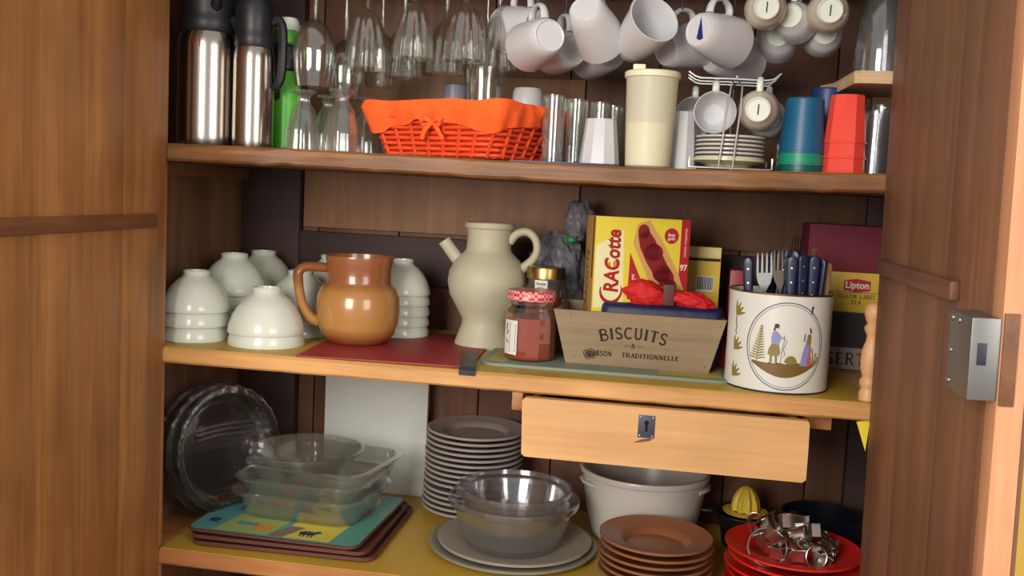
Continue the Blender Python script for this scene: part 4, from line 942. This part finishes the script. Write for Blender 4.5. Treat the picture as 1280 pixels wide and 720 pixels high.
# cutlery standing in the tin
def knife(x, y, tx, ty, top, lab, blade=True):
    """handle up, blade down in the tin"""
    t = thing('table_knife', lab, 'cutlery', (x, y, E2+.006), (tx, ty, random.uniform(-.5, .5)), 'navy-handled knives in the tin')
    L = top
    rings = []
    for z, wd in ((L-.082, .0070), (L-.060, .0082), (L-.030, .0092), (L-.010, .0102), (L-.003, .0090), (L, .0050)): rings.append([p+Vector((0, 0, 0)) for p in rrect(wd*2, .0095, .0042, z, 3)])
    MB().loft(rings).build('handle', DBLUE, t, ang=50)
    for z in (L-.020, L-.045, L-.068):
        MB().lathe([(0, 0), (.0022, 0), (.0018, .0005), (0, .0007)], 10, M=Matrix.Translation((0, -.0048, z)) @ Matrix.Rotation(PI/2, 4, 'X')).build('rivet', CHROME, t)
    MB().loft([[Vector((-w2, -.0008, z)), Vector((w2, -.0008, z)), Vector((w2, .0008, z)), Vector((-w2, .0008, z))] for z, w2 in ((.002, .002), (.02, .007), (.09, .008), (L-.0825, .006))]).build('blade', STEEL, t)
    return t
def fork(x, y, tx, ty, top, lab, s=1.0, rz=0):
    t = thing('table_fork', lab, 'cutlery', (x, y, E2+.006), (tx, ty, rz), 'forks standing tines up in the tin')
    L = top; a = L-.060
    MB().tube([(0, 0, .001), (0, 0, a-.02)], [.0042, .0030], 8, flat=.5).build('handle', DBLUE, t)
    out = [(-.0025, a-.02), (-.0035, a-.008), (-.0095*s, a+.006), (-.0118*s, a+.018), (-.0118*s, a+.024), (.0118*s, a+.024), (.0118*s, a+.018), (.0095*s, a+.006), (.0035, a-.008), (.0025, a-.02)]
    MB().prism(out, -.0007, .0007, M=Matrix(((1, 0, 0, 0), (0, 0, 1, 0), (0, 1, 0, 0), (0, 0, 0, 1)))).build('fork_head', CHROME, t, ang=20)
    for k in range(4):
        xx = (-.0103+k*.00687)*s; MB().loft([[Vector((xx-w2, -.0007, z)), Vector((xx+w2, -.0007, z)), Vector((xx+w2, .0007, z)), Vector((xx-w2, .0007, z))] for z, w2 in ((a+.0242, .0017*s), (a+.05, .0013*s), (L, .0004))]).build('tine', CHROME, t)
    return t
def tl(x, top, L): return math.asin(max(-.5, min(.5, (top-x)/L)))
for x, y, top, ty2, L, lab, sc_, rz in (
    (1.128, .075, 1.114, .0, .236, 'leftmost fork, tines up and tilted left', 1.15, 0), (1.152, .062, 1.138, .0, .243, 'middle fork leaning left across the knives', 1.0, .2),
    (1.150, .092, 1.128, .0, .238, 'slim fork just right of the leftmost one', .55, .9), (1.165, .150, 1.176, .0, .268, 'fork at the back standing above the knife handles', .9, .5), (1.196, .125, 1.208, 0, .246, 'fork at right with only its tips above the handles', .6, .9)):
    fork(x, y, .02, tl(x, top, L), L, lab, sc_, rz)
for x, y, top, L, lab in (
    (1.104, .085, 1.088, .224, 'knife at the far left of the tin, leaning left'), (1.133, .100, 1.124, .226, 'knife between the two left forks'), (1.158, .080, 1.150, .226, 'knife just right of the middle fork'),
    (1.166, .052, 1.160, .232, 'knife at the front, left of the centre one'), (1.182, .062, 1.178, .236, 'knife at the front in the middle with bright rivets'), (1.186, .098, 1.170, .240, 'knife behind the front rivetted knife'),
    (1.198, .064, 1.199, .234, 'knife third from the right of the tin'), (1.210, .085, 1.217, .230, 'knife second from the right'), (1.140, .140, 1.136, .238, 'knife at the back left of the tin'),
    (1.204, .145, 1.206, .232, 'knife at the back right beside wooden handle'), (1.168, .125, 1.160, .240, 'knife in the middle of the back row')):
    knife(x, y, .02, tl(x, top, L), L, lab)
t = thing('wooden_spoon_handle', 'wooden-handled utensil at the right side of the tin', 'utensil', (1.218, .108, E2+.006), (0, .05, 0))
MB().lathe([(.004, .0), (.004, .12), (.0075, .15), (.0085, .185), (.0075, .205), (.0085, .214), (.006, .221), (0, .222)], 16).build('handle', W_turned, t)

# boxes at the right
t = thing('dessert_box', 'grey dessert carton with dark picture at bottom of box stack', 'box', (1.305, .345, E2))
MB().box(-.105, .100, 0, .13, 0, .1175, .001).build('carton', plain('grey_card', (158, 148, 138), .6), t)
f4 = lambda s, z: (s, -.0004, z)
mb = MB(); poly(mb, [(-.104, .045), (.099, .045), (.099, .117), (-.104, .117)], f4); mb.build('dark_picture', plain('dark_print', (44, 34, 36), .5, var=.3), t, smooth=False)
mb = MB(); serif(mb, 'DESSERTS', .024, f4, -.012, .010, 1.0, .16, heavy=1.0); mb.build('lettering', INK, t, smooth=False)
t = thing('tea_box', 'yellow tea box with red badge under the burgundy box', 'box', (1.322, .350, E2+.118))
MB().box(-.075, .078, 0, .10, 0, .0805, .001).build('carton', TEAY, t)
bx = .004
mb = MB(); poly(mb, [(bx-.026, .044), (bx, .040), (bx+.026, .044), (bx+.026, .064), (bx, .068), (bx-.026, .064)], f4); bd = mb.build('red_badge', plain('badge_red', (190, 30, 40), .5), t, smooth=False)
mb = MB(); text(mb, 'Lipton', .019, lambda s, z: (s, -.0009, z), bx, .0545, .0006, .95); mb.build('brand_lettering', PAPER, bd, smooth=False)
mb = MB(); serif(mb, 'YELLOW LABEL', .0082, f4, bx, .028, 1.0, .10, heavy=1.1); serif(mb, 'TEA', .0082, f4, bx, .016, 1.0, .12, heavy=1.1); mb.build('lettering', INK, t, smooth=False)
mb = MB(); ribbon(mb, [(-.074, .040), (.077, .040)], .001, f4); mb.build('lid_line', INK, t, smooth=False)
tag(MB().box(1.225, XR-.003, .352, .47, E2+.199, E2+.293, .0015).build('storage_box', BURG), 'plain burgundy box on top of the tea box', 'box')
# turned wooden post
tag(MB().lathe([(0, 0), (.016, 0), (.0165, .012), (.0135, .020), (.0165, .028), (.0165, .034), (.0125, .040), (.0165, .052), (.0180, .068), (.0165, .086), (.0115, .102), (.0105, .112), (.0150, .120), (.0155, .126), (.0115, .132), (.0150, .140), (.0178, .150), (.0160, .162), (.0100, .168), (0, .170)], 32).build('turned_post', W_turned, loc=(1.301, .030, E2)), 'turned wooden spindle at the right end of middle shelf', 'spindle')
# keep it clear of the door
# ================================================================= BOTTOM SHELF
def pie(lab, c, nrm, R=.135):
    t = thing('pie_dish', lab, 'dish', c, axis_rot(nrm), 'glass pie dishes leaning at the left side')
    n = 96; prof = [(0, -.022), (.70, -.022), (.74, -.020), (.86, .004), (.90, .008), (.985, .010), (1.0, .012), (.99, .0145), (.90, .012), (.85, .008), (.72, -.017), (0, -.018)]
    mb = MB(); vs = []; fs = []
    mb.lathe([(r*R, z) for r, z in prof], 96, fl=.0)
    # gentle flutes around the wall
    nv = []
    for v in mb.v:
        r = math.hypot(v[0], v[1]); a = math.atan2(v[1], v[0]); k = 1+.016*math.cos(24*a)*max(0, (r/R-.7)/.3); nv.append((v[0]*k, v[1]*k, v[2]))
    mb.v = nv; mb.build('dish_body', GLASSP, t); return t
nv = Vector((.90, -.40, .16)).normalized()
for k, lab in enumerate(('glass pie dish leaning nearest the left wall', 'middle one of three leaning glass pie dishes', 'glass pie dish leaning in front, nearest the glass oven dishes')):
    pie(lab, Vector((-.006, .205, Z3+.148))+nv*(.026*k)+Vector((0, .01*k, -.003*k)), nv, .145-.004*k)
# trays
def tray(w, d, z, cx, cy, rot, mat, lab, name='tray', lip=.004, th=.005):
    t = thing(name, lab, 'tray', (cx, cy, z), (0, 0, math.radians(rot)))
    mb = MB(); q = lambda ww, dd, zz, r: rrect(ww, dd, r, zz, 6)
    mb.loft([q(w-.012, d-.012, 0, .02), q(w, d, th*.6, .025), q(w, d, th+lip, .025), q(w-.006, d-.006, th+lip, .023), q(w-.012, d-.012, th, .02)])
    mb.build('tray_base', mat, t); return t
tray(.375, .335, E3, .232, .200, 1.5, BRTRAY, 'lowest brown tray under the patterned one', th=.007)
tray(.368, .328, E3+.0113, .226, .197, .6, BRTRAY, 'middle brown tray of the stack of three', th=.007)
tp = tray(.36, .325, E3+.0226, .217, .196, -1.2, BRTRAY, 'topmost tray printed with turquoise, yellow and cows', lip=.0012, th=.008)
ZT = E3+.0226+.0094
PT = {k: plain(k+'_tray_print', c, .4, var=.06) for k, c in (('turquoise', (88, 150, 138)), ('blue', (84, 140, 150)), ('pale_green', (150, 170, 104)), ('yellow', (206, 190, 72)), ('orange', (210, 140, 40)), ('mauve', (132, 104, 96)), ('red', (170, 50, 44)), ('dark', (40, 70, 76)))}
def pr(x0, x1, y0, y1, c, L, sk=0):
    mb = MB(); poly(mb, [(x0, y0), (x1, y0), (x1+sk, y1), (x0+sk, y1)], lambda s, t: (s, t, .0094+.00025*L)); mb.build('print_'+c, PT[c], tp, smooth=False)
mb = MB(); poly(mb, [(p.x, p.y) for p in rrect(.353, .318, .021, 0, 6)], lambda s, t: (s, t, .0094)); mb.build('print_turquoise', PT['turquoise'], tp, smooth=False)
pr(-.125, -.01, -.152, -.03, 'pale_green', 1, .02); pr(-.165, -.125, -.13, .10, 'blue', 1, .01); pr(.010, .118, -.152, .12, 'yellow', 1, .02); pr(-.125, .02, -.03, .14, 'yellow', 1)
pr(-.010, .022, -.152, -.09, 'mauve', 2, .025); pr(-.055, -.018, -.130, -.095, 'orange', 2, .006); pr(-.095, -.050, -.110, -.095, 'blue', 2); pr(.11, .128, -.05, .05, 'red', 2, .01); pr(.10, .13, .08, .14, 'yellow', 2)
mb = MB(); f5 = lambda s, t: (s, t, .0101)
disc(mb, .062, -.118, .018, .011, f5); disc(mb, .081, -.110, .007, .007, f5)
for x in (.051, .058, .068, .075): ribbon(mb, [(x, -.120), (x, -.138)], .0035, f5)
mb.build('print_cow', PT['dark'], tp, smooth=False)
mb = MB(); disc(mb, -.145, -.10, .012, .010, f5); ribbon(mb, [(-.155, -.108), (-.135, -.112)], .005, f5); mb.build('print_calf', PT['dark'], tp, smooth=False)
# glass oven dishes on the tray
def dish(w, d, h, r, z, cx, cy, rot, lab, mat=GLASS2, rim=.012, grp='glass oven dishes stacked on the tray'):
    t = thing('oven_dish', lab, 'dish', (cx, cy, z), (0, 0, math.radians(rot)), group=grp)
    q = lambda k, zz, rr: rrect(w+k, d+k, rr, zz, 8)
    MB().loft([q(-.050, 0, r*.8), q(-.040, .004, r*.85), q(-.016, h-.010, r), q(-.004, h-.006, r), q(rim, h-.004, r+.005), q(rim, h, r+.005), q(-.014, h, r), q(-.026, h-.010, r*.95), q(-.048, .008, r*.8), q(-.060, .005, r*.7)]).build('dish_body', mat, t)
    return t
dish(.285, .225, .055, .05, ZT+.0012, .232, .215, -3, 'square glass oven dish lying directly on the patterned tray')
dish(.278, .220, .055, .05, ZT+.030, .234, .218, -3, 'square glass oven dish second in the stack')
dish(.270, .250, .055, .05, ZT+.058, .252, .240, -8, 'long glass oven dish third in the stack with raised corner')
t = thing('glass_bowl', 'round glass bowl on top of the stacked oven dishes', 'bowl', (.218, .218, ZT+.072))
MB().lathe([(0, 0), (.070, 0), (.080, .006), (.105, .050), (.1165, .058), (.118, .062), (.112, .063), (.100, .050), (.075, .010), (.066, .005), (0, .004)], 64).build('bowl_body', GLASS2, t)
# white board at the back
tag(MB().box(.160, .412, YB-.056, YB-.040, E3, E3+.345, .002).build('white_board', BOARDW, rot=(0, 0, 0)), 'white board standing upright against the back, bottom shelf', 'board')
# grey plates
gp = MB().lathe(plateprof(.111, .017, .005, .58), 60).build('plate', GREYPL); GP = gp.data; bpy.data.objects.remove(gp)
names = ['lowest', 'second', 'third', 'fourth', 'fifth', 'sixth', 'seventh', 'middle', 'seventh from the top', 'sixth from the top', 'fifth from the top', 'fourth from the top', 'third from the top', 'second from the top', 'topmost']
for k in range(15):
    o = bpy.data.objects.new('plate', GP); COL.objects.link(o); o.location = (.536+random.uniform(-.0015, .0015)+.0004*k, .406, E3+k*.0122+(0 if k < 5 else .003))
    tag(o, f"grey plate, {names[k]}{' from below' if 0 < k < 7 else ''} in the tall stack of fifteen", 'plate', 'grey plates in the tall stack')
# platters, glass casseroles
for k, (lab, dz, rr) in enumerate((('lower round taupe platter with dark green edge', 0, .172), ('upper round taupe platter under the glass casseroles', .009, .158))):
    tag(MB().lathe(plateprof(rr, .010, .005, .72), 64).build('platter', GREYPLT if k else plain('platter_edge_green', (132, 128, 112), .35), loc=(.668+.003*k, .212, E3+dz)), lab, 'platter', 'round platters under the glass')
ZP = E3+.0145
def cass(R, h, z, lab):
    t = thing('glass_casserole', lab, 'dish', (.668, .198, z), (0, 0, .1), 'round glass casseroles on the platter')
    MB().lathe([(0, 0), (R*.66, 0), (R*.72, .006), (R*.86, h*.55), (R*.90, h*.80), (R*.985, h*.86), (R, h*.93), (R*.99, h), (R*.95, h), (R*.93, h*.90), (R*.86, h*.84), (R*.82, h*.55), (R*.66, .010), (0, .006)], 64).build('dish_body', GLASS3, t)
cass(.134, .098, ZP, 'larger round glass casserole standing on the platter')
cass(.118, .085, ZP+.034, 'smaller round glass dish nested inside the casserole')
# white pot
t = thing('white_pot', 'large white pot with small side handles behind casseroles', 'pot', (.924, .366, E3))
MB().lathe([(0, 0), (.098, 0), (.106, .005), (.122, .060), (.131, .118), (.132, .136), (.138, .139), (.140, .146), (.138, .151), (.133, .151), (.128, .138), (.118, .06), (.100, .010), (0, .006)], 64).build('pot_body', POTW, t)
for a in (205, -12):
    a = math.radians(a); c, s = math.cos(a), math.sin(a); e = Vector((c, s, 0)); tn2 = Vector((-s, c, 0))
    MB().tube([e*.124+tn2*.034+Vector((0, 0, .122)), e*.131+tn2*.026+Vector((0, 0, .124)), e*.1345+Vector((0, 0, .122)), e*.131-tn2*.026+Vector((0, 0, .124)), e*.124-tn2*.034+Vector((0, 0, .122))], .005, 8, flat=1.6).build('handle', POTW, t)
# brown plates
bpm = MB().lathe(plateprof(.107, .022, .0045, .52), 60).build('plate', BROWNPL); BPM = bpm.data; bpy.data.objects.remove(bpm)
nm = ['lowest', 'second from below', 'third from below', 'third from the top', 'second from the top', 'topmost']
for k in range(6):
    o = bpy.data.objects.new('plate', BPM); COL.objects.link(o); o.location = (.958+random.uniform(-.003, .003), .116+random.uniform(-.002, .002), E3+k*.0135)
    tag(o, f'brown plate, {nm[k]} in the front stack of six', 'plate', 'brown plates in the front stack')
# red plates
rpm = MB().lathe(plateprof(.126, .016, .004, .6), 60).build('plate', REDPL); RPM = rpm.data; bpy.data.objects.remove(rpm)
for k in range(5):
    o = bpy.data.objects.new('plate', RPM); COL.objects.link(o); o.location = (1.215+(.004 if k % 2 else -.002), .145, E3+k*.0175)
    tag(o, f"red plate, {['lowest', 'second from below', 'middle', 'second from the top', 'topmost'][k]} of the stack under the cutters", 'plate', 'red plates under the cookie cutters')
ZR = E3+.070+.0042
# cookie cutters: bent metal strips
def outline(kind, s):
    out = []
    if kind == 'star':
        for k in range(10): a = PI/2+k*PI/5; r = s*(1 if k % 2 == 0 else .48); out.append((r*math.cos(a), r*math.sin(a)))
    elif kind == 'heart':
        for k in range(28): a = 2*PI*k/28; out.append((s*math.sin(a)**3, s*(.81*math.cos(a)-.31*math.cos(2*a)-.12*math.cos(3*a)-.06*math.cos(4*a))))
    elif kind == 'flower':
        for k in range(48): a = 2*PI*k/48; r = s*(.82+.2*abs(math.cos(3*a))); out.append((r*math.cos(a), r*math.sin(a)))
    elif kind == 'scallop':
        for k in range(60): a = 2*PI*k/60; r = s*(.94+.06*math.cos(12*a)); out.append((r*math.cos(a), r*math.sin(a)))
    elif kind == 'moon':
        out = arc(0, 0, s, s, 50, 310, 18)+arc(.45*s, 0, .78*s, .78*s, 285, 75, 14)
    elif kind == 'tree':
        out = [(x*s, y*s) for x, y in ((-.12, -1), (.12, -1), (.12, -.7), (.7, -.7), (.35, -.2), (.55, -.2), (.25, .3), (.4, .3), (0, 1), (-.4, .3), (-.25, .3), (-.55, -.2), (-.35, -.2), (-.7, -.7), (-.12, -.7))]
    else:
        for k in range(30): a = 2*PI*k/30; out.append((s*math.cos(a), s*math.sin(a)))
    return out
def cutter(kind, s, h, loc, rot, lab, handle=True):
    s *= 1.15; h *= 1.3
    t = thing('cookie_cutter', lab, 'cookie cutter', loc, rot, 'metal cookie cutters piled on the red plates')
    o = outline(kind, s); n = len(o); mb = MB(); th = .0007; vs = []
    for x, y in o:
        l = math.hypot(x, y) or 1; k = 1-th/l
        vs += [(x, y, 0), (x, y, h), (x*k, y*k, h), (x*k, y*k, 0)]
    fs = []
    for i in range(n):
        j = (i+1) % n
        for a in range(4): b = (a+1) % 4; fs.append((4*i+a, 4*j+a, 4*j+b, 4*i+b))
    mb.add(vs, fs); mb.build('strip', TIN, t, ang=30)
    mb = MB(); r = s*.98
    mb.tube([(o[i][0]*1.02, o[i][1]*1.02, h) for i in range(n)], .0011, 6, loop=True); mb.build('rolled_edge', TIN, t)
    if handle: MB().loft([[Vector((x, -.005, z)), Vector((x, .005, z)), Vector((x, .005, z+.0007)), Vector((x, -.005, z+.0007))] for x, z in ((-s*.5, h+.0005), (-s*.35, h+.009), (0, h+.013), (s*.35, h+.009), (s*.5, h+.0005))]).build('grip', TIN, t, ang=60)
cx, cy = 1.205, .125
for kind, s, h, dx, dy, dz, rot, lab, hd in (
    ('scallop', .042, .020, -.022, .030, .014, (.35, .2, 0), 'scalloped round cutter at the back left of the pile', False),
    ('round', .030, .024, -.045, -.010, .010, (.9, -.6, .4), 'plain round cutter tipped on edge at the left', False),
    ('star', .030, .020, -.005, -.032, .010, (.25, -.3, .3), 'star-shaped cutter at the front of the pile', True),
    ('heart', .026, .020, .008, .028, .038, (-.4, .5, .9), 'heart-shaped cutter on top of the pile', True),
    ('flower', .027, .020, .044, .020, .012, (.5, .3, .2), 'flower-shaped cutter at the right back', True),
    ('round', .017, .026, .028, -.030, .018, (1.35, .1, .3), 'small round cutter lying on its side, front right', False),
    ('moon', .026, .020, -.030, .004, .040, (.6, -.3, 1.2), 'crescent cutter lying on top at left', False),
    ('tree', .030, .018, .060, -.012, .010, (.15, .4, -.6), 'tree-shaped cutter at the right end', True),
    ('round', .015, .022, .004, .002, .036, (.4, 1.1, 0), 'smallest round cutter in the middle of the pile', False),
    ('star', .020, .018, .032, .004, .038, (-.5, .2, .5), 'small star cutter on top at the right', False),
    ('heart', .022, .018, -.052, .030, .036, (.9, .2, -.5), 'small heart cutter on the left of the scalloped one', False)):
    cutter(kind, s, h, (cx+dx, cy+dy, ZR+dz), rot, lab, hd)
# citrus juicer
t = thing('citrus_juicer', 'yellow ribbed citrus juicer on dark bowl behind red plates', 'juicer', (1.140, .365, E3))
MB().lathe([(0, 0), (.040, 0), (.045, .004), (.052, .050), (.066, .070), (.068, .074), (.062, .074), (.046, .05), (0, .046)], 40).build('bowl', plain('dark_juicer_bowl', (26, 25, 30), .4), t)
MB().lathe([(.030, .0742), (.045, .0742), (.047, .0775), (.030, .0780)], 40, closed=True).build('strainer', YJ, t)
mb = MB(); pr_ = [(.027, .0782), (.0275, .086), (.0255, .100), (.020, .114), (.012, .125), (.004, .130), (0, .131)]
mb.lathe(pr_, 72, fl=.12, nf=9); mb.build('reamer', YJ, t)
MB().box(-.105, -.0685, -.008, .008, .066, .074, .003).build('handle', plain('juicer_black_handle', (34, 32, 38), .35), t)
# dark pot and yellow paper at the right
t = thing('dark_saucepan', 'dark blue-black saucepan in the far right corner', 'saucepan', (1.300, .385, E3))
MB().lathe([(0, 0), (.076, 0), (.080, .004), (.082, .078), (.084, .082), (.080, .082), (.077, .010), (0, .006)], 44).build('pan_body', plain('dark_blue_enamel', (22, 25, 36), .3), t)
MB().tube([(-.062, -.05, .074), (-.08, -.075, .080), (-.095, -.10, .084)], .006, 8).build('handle', BLACKP, t)
tag(MB().prism([(0, 0), (.022, .004), (.018, -.050)], 0, .0012, M=Matrix.Translation((1.282, .012, 1.128)) @ Matrix.Rotation(PI/2, 4, 'X')).build('paper_corner', plain('yellow_paper', (232, 206, 60), .6), smooth=False), 'small yellow paper triangle under right end of middle shelf', 'paper')

# the top shelf sags a little in the middle: what stands on it follows
for o in bpy.data.objects:
    if o.parent is None and o != cup and o.get('label') and o.type in ('MESH', 'EMPTY') and Z1-.001 <= o.location.z < Z1+.135 and o.location.y > 0 and o.get('kind') is None:
        o.location.z -= sag_at(o.location.x)-.0002
